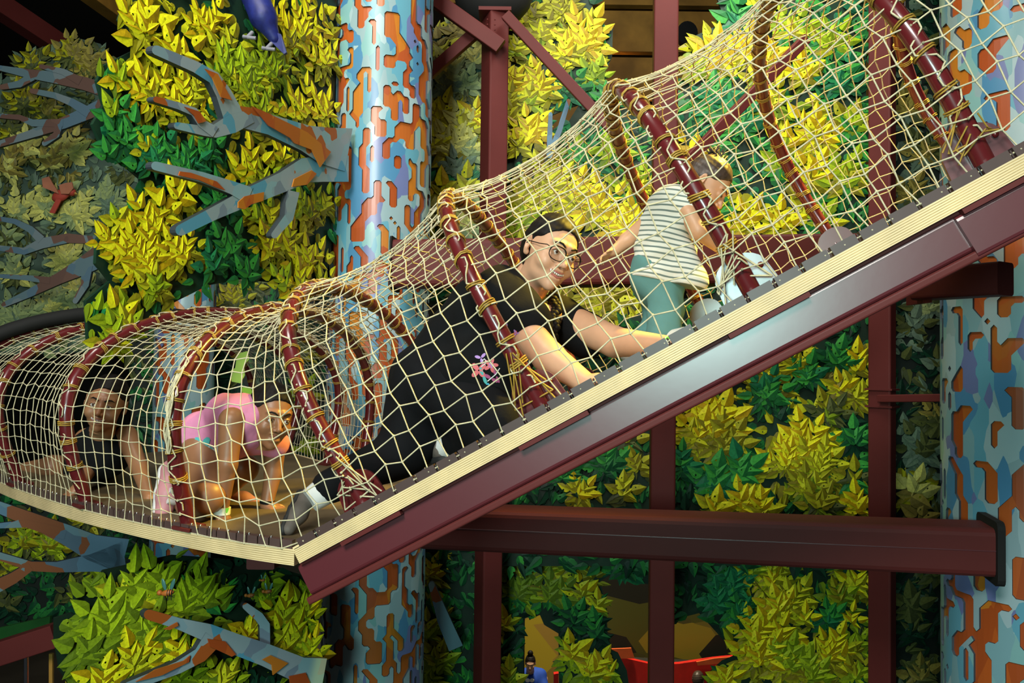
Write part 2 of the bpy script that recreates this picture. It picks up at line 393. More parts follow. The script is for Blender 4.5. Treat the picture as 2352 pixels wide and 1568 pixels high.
# ------------------------------------------------------------------ ramp and curved deck geometry
RN0, RN1 = at(676, 1262, 2.32), at(2352, 352, 1.74)      # near top edge of the ramp
RD = (RN1 - RN0); RL = RD.length; RT = RD.normalized()
NN = Vector((.173, .985, 0)).normalized(); WID = 1.5
RU = NN.cross(RT) * -1
if RU.z < 0: RU = -RU
FACE = -(RT.cross(RU)).normalized()
if FACE.y > 0: FACE = -FACE                              # outward, toward the camera side
def ramp(s, w=0.0, h=0.0): return RN0 + RT * s + NN * w + RU * h
RLEN = RL * 1.28
ZD = RN0.z
edge_px = [(676, 1262), (560, 1246), (430, 1223), (300, 1196), (165, 1163), (60, 1130), (0, 1107), (-70, 1075)]
near_e = [atz(x, y, ZD) for x, y in edge_px]
far_e = [near_e[0] + NN * WID, Vector((-.52, 3.86, ZD)), Vector((-.70, 3.93, ZD)), Vector((-.84, 4.08, ZD)), Vector((-.96, 4.25, ZD)), Vector((-1.2, 4.6, ZD)), Vector((-1.38, 4.8, ZD)), Vector((-1.7, 5.1, ZD))]
def smooth_path(P, k=6):
    out = []
    for i in range(len(P) - 1):
        a, b, c, d = P[max(i - 1, 0)], P[i], P[i + 1], P[min(i + 2, len(P) - 1)]
        for j in range(k):
            t = j / k
            out.append(0.5 * ((2 * b) + (c - a) * t + (2 * a - 5 * b + 4 * c - d) * t * t + (-a + 3 * b - 3 * c + d) * t ** 3))
    out.append(P[-1]); return out
NE, FE = smooth_path(near_e), smooth_path(far_e)
cum = [0]
for i in range(1, len(NE)): cum.append(cum[-1] + (NE[i] - NE[i - 1]).length)
def deck_at(s):
    for i in range(1, len(cum)):
        if cum[i] >= s or i == len(cum) - 1:
            f = (s - cum[i - 1]) / (cum[i] - cum[i - 1]); return NE[i - 1].lerp(NE[i], f), FE[i - 1].lerp(FE[i], f)
PT = 0.042
# ramp slab of laminated plywood
rs = MB(); NL = 15
for k in range(NL):
    o = 0.001 * (k % 2); fr = lambda q: (q + (.36 if q % 2 else 0)) / (NL + .0); h1 = -PT * fr(k); h0 = -PT * min(1, fr(k + 1))
    q = [ramp(-.005, -.0 + o, h1), ramp(RLEN, -.0 + o, h1), ramp(RLEN, WID - o, h1), ramp(-.005, WID - o, h1)]
    rs.extrude(q, RU * (h0 - h1), k % 2)
rp = thing('ramp_deck', 'sloping plywood ramp deck with a striped laminated edge under the rope tunnel', 'ramp', RN0)
rs.build('plywood_slab', [PLYL, PLYD], rp)
MB().extrude([ramp(0.02, .03, .001), ramp(RLEN, .03, .001), ramp(RLEN, WID - .03, .001), ramp(0.02, WID - .03, .001)], RU * .004).build('walking_surface', DECK, rp)
# curved level slab
cd = thing('curved_deck', 'level curved plywood deck with striped edge at the left end of the rope tunnel', 'deck', near_e[0])
cs = MB()
for k in range(NL):
    z1 = -PT * 1.1 * fr(k); z0 = -PT * 1.1 * min(1, fr(k + 1)); o = .001 * (k % 2); n = len(NE)
    vs = []
    for z in (z1, z0):
        for i in range(n):
            d = (FE[i] - NE[i]).normalized(); vs.append(NE[i] + d * o + UP * z); vs.append(FE[i] - d * o + UP * z)
    fs = []
    for i in range(n - 1):
        a = 2 * i; b = 2 * (i + n)
        fs += [(a, a + 2, b + 2, b)[::-1], (a + 1, b + 1, b + 3, a + 3)[::-1]]
        if k == 0: fs.append((a, a + 1, a + 3, a + 2))
        if k == NL - 1: fs.append((b, b + 2, b + 3, b + 1))
    fs += [(0, 1, 2 * n + 1, 2 * n)]
    cs.add(vs, fs, k % 2)
cs.build('plywood_slab', [PLYL, PLYD], cd)
ds = MB(); vs = []; 
for i in range(len(NE)):
    d = (FE[i] - NE[i]).normalized(); vs += [NE[i] + d * .03 + UP * .004, FE[i] - d * .03 + UP * .004]
ds.add(vs, [(2 * i, 2 * i + 1, 2 * i + 3, 2 * i + 2) for i in range(len(NE) - 1)]); ds.build('walking_surface', DECK, cd)
MB().extrude([ramp(-.004, .002, .002), ramp(.07, .002, .002), ramp(.07, .03, .002), ramp(-.004, .05, .002)], RU * .006).build('joint_strip', PLYL, cd)
# edge blocks: net clamps
s = .05; k = 0
while s < RLEN - .05:
    c = ramp(s, .012, .0115)
    m = MB(); m.box(c, RT * .0305, NN * .011, RU * .0125); m.build('clamp_block', BLOCK, rp)
    MB().tube([ramp(s + .0355, .006, .002), ramp(s + .0355, .004, .02)], .0026, 5).build('clip', CHROME if k % 3 == 0 else BLOCK, rp)
    s += .071; k += 1
s = .03; k = 0
while s < cum[-1] - .05 and k < 75:
    n_, f_ = deck_at(s); n2, _ = deck_at(s + .01); t_ = (n2 - n_).normalized(); d_ = (f_ - n_).normalized()
    b = MB().box(n_ + d_ * .014 + UP * .012, t_ * .0195, d_ * .011, UP * .012).build('clamp_block', BLOCK, cd)
    if k % 1 == 0:
        MB().ball(n_ + d_ * .016 + t_ * .021 + UP * .025, .0042, n=6, m=4).build('stud', CHROME, cd)
    s += .043; k += 1
# stringer beam below the ramp
SH, SW = .125, .07
sb = thing('stringer_beam', 'glossy maroon steel beam sloping along under the plywood ramp', 'beam', ramp(-.02, .06, -.1))
def strg(s0, s1, up, dn, m, name, out=.0, dep=.08, r=.012):
    cpt = lambda s: ramp(s, .025 + dep / 2 - out, -PT - .004 - (up + dn) / 2)
    MB().prism(cpt(s0), cpt(s1), rsec(dep / 2, (dn - up) / 2, r), NN, RU).build(name, m, sb)
strg(-.03, RLEN, 0.0, SH - .03, STEELG, 'web')
strg(-.045, RLEN, SH - .03, SH - .008, STEEL, 'bottom_flange', out=.010, dep=.1, r=.006)
strg(-.015, RLEN, -.003, .006, STEEL, 'top_flange', out=.004, r=.002)
strg(RL * .915, RLEN, .006, SH - .012, STEELG, 'splice_sleeve', out=.014, dep=.11)
# the same on the far side
MB().prism(ramp(-.03, WID - .1, -PT - .06), ramp(RLEN, WID - .1, -PT - .06), rsec(.04, .055, .01), NN, RU).build('far_stringer', STEEL, sb)
# ------------------------------------------------------------------ hoops
def ramp_s(px):
    lo, hi = -.1, RLEN * 1.1
    for _ in range(40):
        m = (lo + hi) / 2
        if proj(ramp(m))[0] < px: lo = m
        else: hi = m
    return lo
def deck_s(px):
    lo, hi = 0, cum[-1]
    for _ in range(40):
        m = (lo + hi) / 2
        if proj(deck_at(m)[0])[0] > px: lo = m
        else: hi = m
    return lo
EXP = .84; BULGE = .2
def arch(N, Fp, U, H, BULGE=.2):
    mid = (N + Fp) / 2; a = (Fp - N) / 2
    def f(phi):
        c, s = math.cos(phi), max(0, math.sin(phi))
        return mid - a * (math.copysign(abs(c) ** EXP, c)) * (1 + BULGE * math.sin(min(math.pi, 2 * min(phi, math.pi - phi) + .0))) + U * H * s ** EXP
    # uniform arc-length resampling
    ph = [math.pi * i / 240 for i in range(241)]; P = [f(p) for p in ph]; L = [0]
    for i in range(1, 241): L.append(L[-1] + (P[i] - P[i - 1]).length)
    def g(t):
        x = t * L[-1]; lo, hi = 0, 240
        while hi - lo > 1:
            m = (lo + hi) // 2
            if L[m] <= x: lo = m
            else: hi = m
        return P[lo].lerp(P[hi], (x - L[lo]) / max(1e-9, L[hi] - L[lo]))
    g.L = L[-1]; return g
hoops = []   # (label, arch function, near, far, U, axis, s, kind)
for px, lab in ((-95, 'dark maroon net hoop cut by the left edge of the picture'), (26, 'leftmost full maroon net hoop on the curved deck'), (180, 'maroon net hoop just left of the girl in the black top'), (418, 'maroon net hoop with a loose rope bundle left of the girl in pink')):
    s = deck_s(px) if px > -60 else cum[-1] * .999; n_, f_ = deck_at(s); n2, f2 = deck_at(max(0, s - .05))
    ax = ((n2 + f2) - (n_ + f_)).normalized(); d = (f_ - n_).normalized()
    hoops.append((lab, n_ + d * .035 + UP * .005, f_ - d * .035 + UP * .005, UP, .745, ax, s, 'deck'))
for px, lab in ((832, 'maroon net hoop at the foot of the ramp, in front of the big trunk'), (1250, 'maroon net hoop across the woman in black'), (1742, 'maroon net hoop crossing the striped shirt child'), (2292, 'thick maroon net hoop at the upper right of the ramp'), (2900, 'last maroon net hoop beyond the right edge of the picture')):
    s = min(ramp_s(px), RLEN - .05)
    hoops.append((lab, ramp(s, .045, .01), ramp(s, WID - .04, .01), RU, .80, RT, s, 'ramp'))
TR = .0235
archs = []
rng = random.Random(3)
for hi_, (lab, n_, f_, U, H, ax, s, kind) in enumerate(hoops):
    g = arch(n_, f_, U, H, .30 if kind == 'deck' else .17); archs.append(g)
    ob = thing('net_hoop', lab, 'hoop', n_)
    pts = [g(i / 44) for i in range(45)]
    MB().tube(pts, TR, 14).build('tube', TUBE, ob)
    for side, base, inn in ((0, n_, 1), (1, f_, -1)):
        if kind == 'ramp':
            d = NN * inn
            P0 = base - d * .0 + U * -.006
            pl = []
            for k in range(13):
                a = math.pi * k / 12; pl.append(P0 + ax * (.068 * math.cos(a)) + U * (.062 + .055 * math.sin(a)))
            pl = [P0 + ax * .075] + pl + [P0 - ax * .075]
            MB().extrude([p + d * .004 for p in pl], d * .011).build('mount_plate', STEELG if hi_ >= 6 else TUBE, ob)
            MB().box(P0 + U * .006 + d * .01, ax * .1, d * .04, U * .006).build('foot_plate', STEEL, ob)
            if side == 0:
                MB().box(ramp(s, .02, -PT - .008), ax * .105, NN * .022, RU * .006).build('under_plate', STEEL, ob)
            MB().ball(P0 + ax * .05 + U * .065, .008, n=8, m=5).build('bolt', TUBE, ob)
        else:
            MB().box(base + U * .004, ax * .045, (f_ - n_).normalized() * .045, U * .005).build('foot_plate', STEEL, ob)
    # golden lashing coils
    nL = 32 if kind == 'ramp' else 28
    for k in range(nL):
        t = (k + .7 + rng.uniform(-.25, .25)) / (nL + .4)
        if t < .05 or t > .97: continue
        c = g(t); c2 = g(min(1, t + .012)); tg = (c2 - c).normalized(); x = tg.orthogonal().normalized(); y = tg.cross(x)
        tilt = rng.uniform(-.35, .35); turns = rng.choice([2, 2, 3]); P = []
        nn = 10 * turns
        for q in range(nn + 1):
            a = 2 * math.pi * q / 10; lean = tilt * TR * math.sin(a) * .8
            P.append(c + (x * math.cos(a) + y * math.sin(a)) * (TR + .0032) + tg * (lean + .0062 * (q / 10 - turns / 2) + rng.uniform(-.0006, .0006)))
        MB().tube(P, .0024, 4, caps=False).build('lashing', CORD, ob)
    # beige net edge wound along the tube
    A, B = [], []; m = 110; prev = None
    cam_side = 1
    for q in range(m + 1):
        t = .03 + .94 * q / m; c = g(t); tg = (g(min(1, t + .01)) - g(max(0, t - .01))).normalized()
        out = (c - (n_ + f_) / 2).normalized(); out = (out - tg * out.dot(tg)).normalized(); sd = tg.cross(out)
        ang = (.55 if q % 4 in (0, 1) else -1.2) + rng.uniform(-.25, .25) + (math.pi if q % 8 > 5 else 0) * .25
        p = c + (out * math.cos(ang) + sd * math.sin(ang)) * (TR + .004)
        if prev is not None: A.append(prev); B.append(p)
        prev = p
    link('net_tie', cord_mesh('net_tie', A, B, .0026, ROPE, 4), ob)
    if kind == 'ramp' and hi_ < 8:   # loose tangle at the near foot
        A, B = [], []
        for q in range(8):
            t = rng.uniform(.025, .07); c = g(t); a = rng.uniform(-.8, 1); p = c + RT * TR * a * 1.1 - NN * (TR + .004)
            e = ramp(s + rng.choice((-1, 1)) * rng.uniform(.03, .08), .02, rng.uniform(.008, .09)) - NN * .0
            A.append(p); B.append(e)
            if q % 3 == 0 and q: A.append(B[-2]); B.append(e)
        link('loose_cord', cord_mesh('loose_cord', A, B, .0024, CORD if hi_ % 2 else ROPE, 4), ob)
    if hi_ == 3:
        A, B = [], []
        for q in range(7):
            prev = None
            for j in range(24):
                t = .10 + .20 * j / 23; c = g(t); tg = (g(t + .01) - g(t - .01)).normalized()
                p = c - (f_ - n_).normalized() * (TR + .004) + ax * (-.012 + .01 * q / 3 + .006 * math.sin(j * 1.3 + q)) + Vector((rng.uniform(-.002, .002), 0, 0))
                if prev is not None: A.append(prev); B.append(p)
                prev = p
        link('rope_bundle', cord_mesh('rope_bundle', A, B, .0028, ROPE, 4), ob)

# ------------------------------------------------------------------ diamond mesh net stretched over the hoops
def net_section(i, JJ=42, sag=.10, step=.057):
    if i < 3: JJ, step = 48, .049
    elif i == 3: JJ, step = 46, .050
    h0, h1 = hoops[i], hoops[i + 1]; g0, g1 = archs[i], archs[i + 1]
    def foot(tau, far):
        if h0[7] == 'deck' and h1[7] == 'deck':
            a, b = deck_at(h0[6] + (h1[6] - h0[6]) * tau); return b if far else a
        if h0[7] == 'ramp': return (ramp(h0[6] + (h1[6] - h0[6]) * tau, WID if far else 0.004, .012))
        L0 = h0[6]; L1 = h1[6]; x = (L0 + L1) * tau
        if x < L0: a, b = deck_at(L0 - x); return b if far else a
        return ramp(x - L0, WID if far else .004, .012)
    mid = (g0(.25) - g1(.25)).length * .5 + (h0[1] - h1[1]).length * .5
    n = max(4, int(round(mid / step / 2)) * 2)
    pts = {}
    c0 = (h0[1] + h0[2]) / 2; c1 = (h1[1] + h1[2]) / 2
    rg = random.Random(i)
    for a in range(n + 1):
        tau = a / n; ctr = c0.lerp(c1, tau) + (h0[3] + h1[3]) * .2
        offN = foot(tau, 0) - h0[1].lerp(h1[1], tau); offF = foot(tau, 1) - h0[2].lerp(h1[2], tau)
        for j in range(JJ + 1):
            zz = (1 if (a + j) % 2 else -1); tt = tau; t = j / JJ
            if 0 < j < JJ: t += zz * (.05 if i < 3 else .10) / JJ
            if 0 < a < n: tt += zz * (.03 if i < 3 else .08) / n
            p = g0(t).lerp(g1(t), tt)
            w = abs(1 - 2 * t) ** 3 if True else 0
            p = p + (offN if t < .5 else offF) * (w if (0 < a < n) else w * .9)
            k = sag * math.sin(math.pi * tau) ** .8 * math.sin(math.pi * t) ** .6
            p = p + (ctr - p) * k
            # net rests outside the tube
            out = (p - ctr).normalized(); p += out * .018 * (1 - math.sin(math.pi * tau)) * math.sin(math.pi * t)
            if 0 < a < n and 0 < j < JJ: p += Vector((rg.gauss(0, .0022), rg.gauss(0, .0022), rg.gauss(0, .0022)))
            pts[(a, j)] = p
    A, B = [], []
    for (a, j), p in pts.items():
        for dk in ((1, 0), (0, 1)):
            if dk == (0, 1) and (a in (0, n)): continue
            q = pts.get((a + dk[0], j + dk[1]))
            if q is not None: A.append(p); B.append(q)
    return pts, A, B, JJ
def make_net(name, secs, label):
    A, B, K = [], [], []
    for i in secs:
        pts, a, b, JJ = net_section(i); A += a; B += b; K += list(pts.values())
    me = cord_mesh(name, A, B, .0018 if 0 in secs else .0021, ROPE, 5, knots=K, kr=.0050)
    o = link(name, me); tag(o, label, 'net'); return o
make_net('rope_net', [0, 1, 2], 'beige knotted rope net tunnel over the level curved deck at left')
make_net('rope_net', [3, 4, 5, 6, 7], 'beige knotted rope net tunnel climbing over the sloping ramp')
# black opening ring where the tunnel starts at far left
g = arch(*[hoops[0][1] + Vector((-.1, .1, 0)), hoops[0][2] + Vector((-.1, .1, 0)), UP, .86]) if False else None
P = [deck_at(cum[-1] * .97)[0].lerp(deck_at(cum[-1] * .97)[1], .5)]
g = arch(deck_at(cum[-1] * .96)[0] + Vector((-.12, .0, 0)), deck_at(cum[-1] * .96)[1] + Vector((.25, .1, 0)), UP, .80)
tag(MB().tube([g(i / 40) for i in range(41)], .036, 10).build('tunnel_mouth_ring', BLACK), 'thick black ring around the far left mouth of the net tunnel', 'ring')
# ------------------------------------------------------------------ patterned trunks
def trunk(name, label, cx, cy, R, z0, z1, seed, ncol=52, q=.56, th=.014):
    rs = np.random.RandomState(seed); cell = 2 * math.pi * R / ncol; cz = cell * 1.1; nr = int((z1 - z0) / cz)
    on = np.ones((nr + 1, ncol), bool); cover = 1 - q
    def stamp(r, c, w, val):
        for k in range(w):
            if 0 <= r <= nr: on[r, (c + k) % ncol] = val
    tries = 0
    while (~on).mean() < cover and tries < 9000:
        tries += 1; r, c, w = rs.randint(0, nr), rs.randint(0, ncol), rs.choice([1, 2, 2, 3]); cells = []
        for seg in range(rs.randint(1, 4)):
            for _ in range(rs.randint(2, 6)): cells += [(r, c + k) for k in range(w)]; r += 1
            d = rs.choice([-1, 1])
            for _ in range(rs.randint(1, 4)): cells += [(r, c + k) for k in range(w)]; c += d; r += rs.choice([0, 1])
            if rs.rand() < .5: w = max(1, min(4, w + rs.choice([-1, 1])))
        cells = [(a, b % ncol) for a, b in cells if 0 <= a <= nr]
        if not cells: continue
        near = np.mean([not (on[a, b - 1] and on[a, (b + 1) % ncol] and on[a - 1, b] and on[min(nr, a + 1), b]) for a, b in cells])
        if near > .0 and (near > .25 or rs.rand() < .5): continue
        for a, b in cells: on[a, b] = False
    for _ in range(int(nr * ncol * .002)):
        r, c = rs.randint(2, nr - 6), rs.randint(0, ncol)
        for k in range(rs.randint(2, 5)): stamp(r + k, c + (k // 2 if rs.rand() < .5 else 0), rs.choice([1, 2]), True)
    P = lambda r, c, rad: (cx + rad * math.sin(2 * math.pi * c / ncol), cy - rad * math.cos(2 * math.pi * c / ncol), z0 + r * cz)
    R0, R1, R2 = R - th, R, R - th + .003
    root = thing(name, label, 'trunk', (cx, cy, z0))
    core = MB(); n = 48; prev = None
    vs = [(cx + (R - th - .001) * math.sin(2 * math.pi * i / n), cy - (R - th - .001) * math.cos(2 * math.pi * i / n), z) for z in (z0, z1) for i in range(n)]
    core.add(vs, [(i, (i + 1) % n, n + (i + 1) % n, n + i) for i in range(n)], 0, True); core.build('core', ORAC, root)
    vmap = {}; V = []; Fc = []; W = []
    def vid(r, c, rad):
        k = (round(r * 2), round((c % ncol) * 2), rad)
        if k not in vmap: vmap[k] = len(V); V.append(P(r, c, {0: R0, 1: R1, 2: R2}[rad]))
        return vmap[k]
    polys = {True: [], False: []}
    for r in range(nr):
        for c in range(ncol):
            k = [(r, c), (r, c + 1), (r + 1, c + 1), (r + 1, c)]
            s = [bool(on[a, b % ncol]) for a, b in k]
            for val in (True, False):
                if not any(x == val for x in s): continue
                poly = []; tagv = []
                for i in range(4):
                    a, b = k[i], k[(i + 1) % 4]
                    if s[i] == val: poly.append(a); tagv.append(0)
                    if s[i] != s[(i + 1) % 4]: poly.append(((a[0] + b[0]) / 2, (a[1] + b[1]) / 2)); tagv.append(1)
                if sum(1 for x in s if x == val) == 2 and s[0] == s[2]:   # saddle: keep blue joined, split orange
                    if val is False:
                        for i in range(4):
                            if s[i] == val:
                                a, b, d = k[i], k[(i + 1) % 4], k[i - 1]
                                polys[False].append(([a, ((a[0] + b[0]) / 2, (a[1] + b[1]) / 2), ((a[0] + d[0]) / 2, (a[1] + d[1]) / 2)], k[i]))
                        continue
                polys[val].append((poly, next(k[i] for i in range(4) if s[i] == val)))
                if val:
                    m = len(poly)
                    for i in range(m):
                        if tagv[i] and tagv[(i + 1) % m]: W.append((poly[i], poly[(i + 1) % m]))
    for poly, _ in polys[True]: Fc.append([vid(a, b, 1) for a, b in poly])
    nb = len(Fc); o = len(V); WV = []
    mb = MB(); mb.v = list(V)
    for f_ in Fc: mb.f.append(f_); mb.m.append(0); mb.sm.append(True)
    for a, b in W:
        mb.add([P(*a, R1), P(*b, R1), P(*b, R0), P(*a, R0)], [(0, 3, 2, 1)], 1)
    mb.build('bark_cladding', [BLUEC, mat('cladding_edge', (.05, .07, .09), .7)], root)
    # orange patches: one part per connected patch
    lab = -np.ones(on.shape, int); cur = 0
    for r in range(nr + 1):
        for c in range(ncol):
            if on[r, c] or lab[r, c] >= 0: continue
            st = [(r, c)]; lab[r, c] = cur
            while st:
                a, b = st.pop()
                for da, db in ((1, 0), (-1, 0), (0, 1), (0, -1)):
                    x, y = a + da, (b + db) % ncol
                    if 0 <= x <= nr and not on[x, y] and lab[x, y] < 0: lab[x, y] = cur; st.append((x, y))
            cur += 1
    by = {}
    for poly, key in polys[False]: by.setdefault(lab[key[0], key[1] % ncol], []).append(poly)
    for k, ps in by.items():
        m = MB()
        for p in ps: m.add([P(a, b, R2) for a, b in p], [tuple(range(len(p)))], 0, True)
        m.build('bark_patch', ORAC, root)
    return root
trunk('patterned_trunk', 'big blue and orange patterned trunk column left of centre behind the net', at(868, 784, 4.85).x, 4.85, .305, -3.6, 2.7, 4, 84, q=.58)
trunk('patterned_trunk', 'wide blue and orange patterned trunk column at the right edge', at(2378, 784, 3.8).x, 3.8, .40, -2.4, 2.1, 9, 90, q=.60)
trunk('patterned_trunk', 'dim blue and orange patterned trunk behind the net at left, left of the big trunk', at(425, 784, 5.9).x, 5.9, .21, -3.6, .60, 13, 44)
# dark caps around the right trunk where the ramp bracket passes
# ------------------------------------------------------------------ flat cut branches
def branch(name, label, Y0, Y1, x0, x1, lines, m, th=.03, patches=(), pm=None):
    """lines: lists of (px, py, width px); a vertical board plane from (x0, Y0) to (x1, Y1)"""
    A, B = at(x0, 784, Y0), at(x1, 784, Y1); nrm = (B - A).cross(UP).normalized()
    if nrm.y > 0: nrm = -nrm
    def P(px, py):
        d = ray(px, py); return d * (A.dot(nrm) / d.dot(nrm))
    root = thing(name, label, 'branch', P(*lines[0][0][:2]))
    for li, ln in enumerate(lines):
        L, Rr = [], []; n = len(ln); dirs = []
        for i in range(n):
            a = ln[max(i - 1, 0)]; b = ln[min(i + 1, n - 1)]; dx, dy = b[0] - a[0], b[1] - a[1]; q = math.hypot(dx, dy); dirs.append((dx / q, dy / q))
        for i in range(n):
            x, y, w = ln[i]; dx, dy = dirs[i]; L.append((x - dy * w / 2, y + dx * w / 2)); Rr.append((x + dy * w / 2, y - dx * w / 2))
        x, y, w = ln[-1]; dx, dy = dirs[-1]; cap = []
        for k in range(1, 6):
            a = math.pi * k / 6; cap.append((x - dy * w / 2 * math.cos(a) + dx * w / 2 * math.sin(a), y + dx * w / 2 * math.cos(a) + dy * w / 2 * math.sin(a)))
        poly = L + cap + Rr[::-1]
        off = nrm * (.002 * li)
        pts = [P(*p) + off for p in poly]
        mb = MB(); mb.extrude(pts, nrm * th, 0, side=1)
        # bevelled lower face for relief
        mb.build('limb', [m, mat('branch_edge', (.03, .04, .05), .6)], root)
    for poly in patches:
        pts = [P(*p) + nrm * (th + .002 * len(lines)) for p in poly]
        MB().extrude(pts, nrm * .005).build('bark_patch', pm or ORAC, root)
    return root
branch('bark_branch', 'upper blue and orange branch reaching left from the big trunk with forked tips', 3.05, 4.5, 330, 790,
       [[(790, 345, 100), (735, 335, 85), (690, 318, 60), (610, 288, 46), (555, 272, 50), (520, 262, 50), (500, 215, 36), (478, 180, 30), (435, 155, 26), (345, 117, 22)],
        [(565, 268, 30), (520, 285, 44), (478, 303, 30), (455, 302, 22), (392, 290, 16)],
        [(480, 305, 26), (448, 285, 20), (430, 258, 20), (395, 245, 16), (342, 230, 14)]],
       BLUEB, patches=[[(560, 245), (600, 262), (690, 305), (745, 350), (720, 385), (700, 345), (660, 330), (650, 318), (600, 290), (585, 272)], [(452, 160), (482, 172), (515, 232), (490, 225), (470, 182)], [(405, 247), (440, 258), (455, 280), (438, 285), (428, 268)]])
branch('bark_branch', 'second blue and orange branch below the first with a long straight tip and hooked twig', 3.1, 4.5, 330, 790,
       [[(790, 388, 60), (730, 388, 60), (690, 392, 58), (640, 418, 46), (560, 452, 40), (480, 490, 30), (402, 529, 26)],
        [(560, 450, 40), (520, 432, 30), (450, 408, 24), (342, 382, 20)],
        [(662, 440, 26), (655, 470, 26), (650, 500, 22), (617, 540, 16)]],
       BLUEB, patches=[[(655, 430), (660, 412), (700, 392), (712, 400), (690, 425)], [(530, 465), (545, 452), (590, 442), (588, 462), (560, 470), (545, 482), (530, 478)], [(395, 395), (420, 398), (480, 418), (500, 438), (480, 432), (440, 415), (392, 404)]])
branch('bark_branch', 'lower left blue and orange branch rising left from the trunk base over big leaves', 2.9, 3.86, 130, 730,
       [[(735, 1545, 74), (680, 1535, 60), (600, 1500, 52), (530, 1475, 48), (470, 1450, 42), (400, 1428, 26), (333, 1408, 24)],
        [(480, 1462, 44), (450, 1500, 34), (400, 1528, 28), (285, 1572, 22)]],
       BLUEB, patches=[[(465, 1462), (505, 1468), (530, 1498), (520, 1503), (492, 1490), (470, 1480)], [(590, 1510), (610, 1500), (650, 1518), (615, 1545), (612, 1522)], [(652, 1548), (690, 1540), (702, 1568), (655, 1568)], [(365, 1440), (395, 1424), (398, 1432), (378, 1442)], [(300, 1560), (345, 1532), (410, 1512), (425, 1500), (422, 1515), (360, 1545)]])
branch('bark_branch', 'short bent blue twig board standing left of the trunk base', 3.6, 3.8, 550, 720, [[(604, 1490, 24), (603, 1430, 24), (590, 1412, 22), (560, 1388, 16)]], BLUEB, patches=[[(592, 1478), (615, 1475), (615, 1500), (590, 1500)]])
# dim branches on the hazy wall at left and below
for lab, L in (('topmost hazy branch on the mural wall at far left, under the dark rafter', [[(250, 212, 30), (200, 195, 30), (140, 182, 28), (70, 172, 20), (-10, 156, 10)], [(80, 178, 20), (50, 196, 16), (10, 203, 12)], [(190, 190, 20), (150, 168, 14), (100, 156, 10)]]),
               ('second hazy branch on the mural wall at far left, above the red bird', [[(250, 240, 34), (205, 262, 30), (150, 285, 26), (70, 312, 18), (0, 334, 14)], [(150, 285, 18), (80, 285, 16), (50, 272, 12), (-5, 268, 10)], [(210, 262, 24), (170, 238, 18), (130, 222, 14), (80, 212, 12)], [(140, 290, 18), (135, 312, 16), (108, 332, 12)]]),
               ('third hazy branch on the mural wall at far left, below the red bird', [[(230, 553, 16), (160, 548, 22), (100, 560, 24), (60, 578, 16), (0, 570, 12)], [(100, 552, 20), (75, 528, 16), (40, 510, 12), (-5, 502, 10)]]),
               ('fourth hazy branch on the mural wall at far left, lowest above the net tunnel', [[(240, 585, 52), (195, 612, 40), (140, 640, 26), (70, 675, 18), (15, 700, 12)], [(120, 645, 16), (60, 638, 12), (-5, 634, 8)], [(205, 610, 26), (200, 655, 18), (178, 692, 12)]])):
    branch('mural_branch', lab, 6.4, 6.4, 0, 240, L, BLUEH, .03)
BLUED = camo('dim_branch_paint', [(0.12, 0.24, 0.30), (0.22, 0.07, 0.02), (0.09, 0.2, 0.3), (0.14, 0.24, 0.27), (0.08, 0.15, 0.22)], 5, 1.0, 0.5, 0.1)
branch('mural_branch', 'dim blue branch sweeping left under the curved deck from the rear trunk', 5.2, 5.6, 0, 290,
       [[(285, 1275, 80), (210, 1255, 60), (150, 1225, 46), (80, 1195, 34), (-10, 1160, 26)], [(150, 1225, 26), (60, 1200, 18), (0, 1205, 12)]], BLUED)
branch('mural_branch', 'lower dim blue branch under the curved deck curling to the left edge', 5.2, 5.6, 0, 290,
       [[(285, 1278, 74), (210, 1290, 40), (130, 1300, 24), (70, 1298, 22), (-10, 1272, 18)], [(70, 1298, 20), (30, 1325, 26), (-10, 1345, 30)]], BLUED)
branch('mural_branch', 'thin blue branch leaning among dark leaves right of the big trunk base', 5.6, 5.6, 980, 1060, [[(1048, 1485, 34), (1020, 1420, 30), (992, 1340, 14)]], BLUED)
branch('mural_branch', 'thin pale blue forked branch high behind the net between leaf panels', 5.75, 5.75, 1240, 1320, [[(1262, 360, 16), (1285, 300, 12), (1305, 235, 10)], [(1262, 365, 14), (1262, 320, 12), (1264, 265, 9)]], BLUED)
# ------------------------------------------------------------------ leaves: folded two-tone plates
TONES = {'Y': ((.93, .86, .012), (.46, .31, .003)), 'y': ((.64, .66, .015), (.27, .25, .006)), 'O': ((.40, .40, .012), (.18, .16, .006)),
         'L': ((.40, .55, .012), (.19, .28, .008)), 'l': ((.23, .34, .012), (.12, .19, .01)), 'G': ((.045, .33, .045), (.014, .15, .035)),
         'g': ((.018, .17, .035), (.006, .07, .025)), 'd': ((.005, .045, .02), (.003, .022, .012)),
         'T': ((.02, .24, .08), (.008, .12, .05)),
         'H': ((.62, .62, .15), (.42, .43, .12)), 'h': ((.30, .38, .15), (.20, .27, .12)), 'm': ((.14, .22, .14), (.10, .16, .11)),  # haze painted in: washed-out leaf tones for the far murals
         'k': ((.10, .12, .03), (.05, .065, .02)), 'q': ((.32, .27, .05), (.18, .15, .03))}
def leafmat(t):
    r = []
    for i in (0, 1):
        n = 'leaf_%s_%d' % ({'Y': 'yellow', 'y': 'gold', 'O': 'olive', 'L': 'lime', 'l': 'moss', 'G': 'green', 'g': 'deep_green', 'd': 'dark_green', 'T': 'teal_green', 'H': 'haze_yellow', 'h': 'haze_lime', 'm': 'haze_grey', 'k': 'dim_olive', 'q': 'dim_yellow'}[t], i)
        r.append(mat(n, TONES[t][i], .5, var=.2, scale=9, spec=.3))
    return r
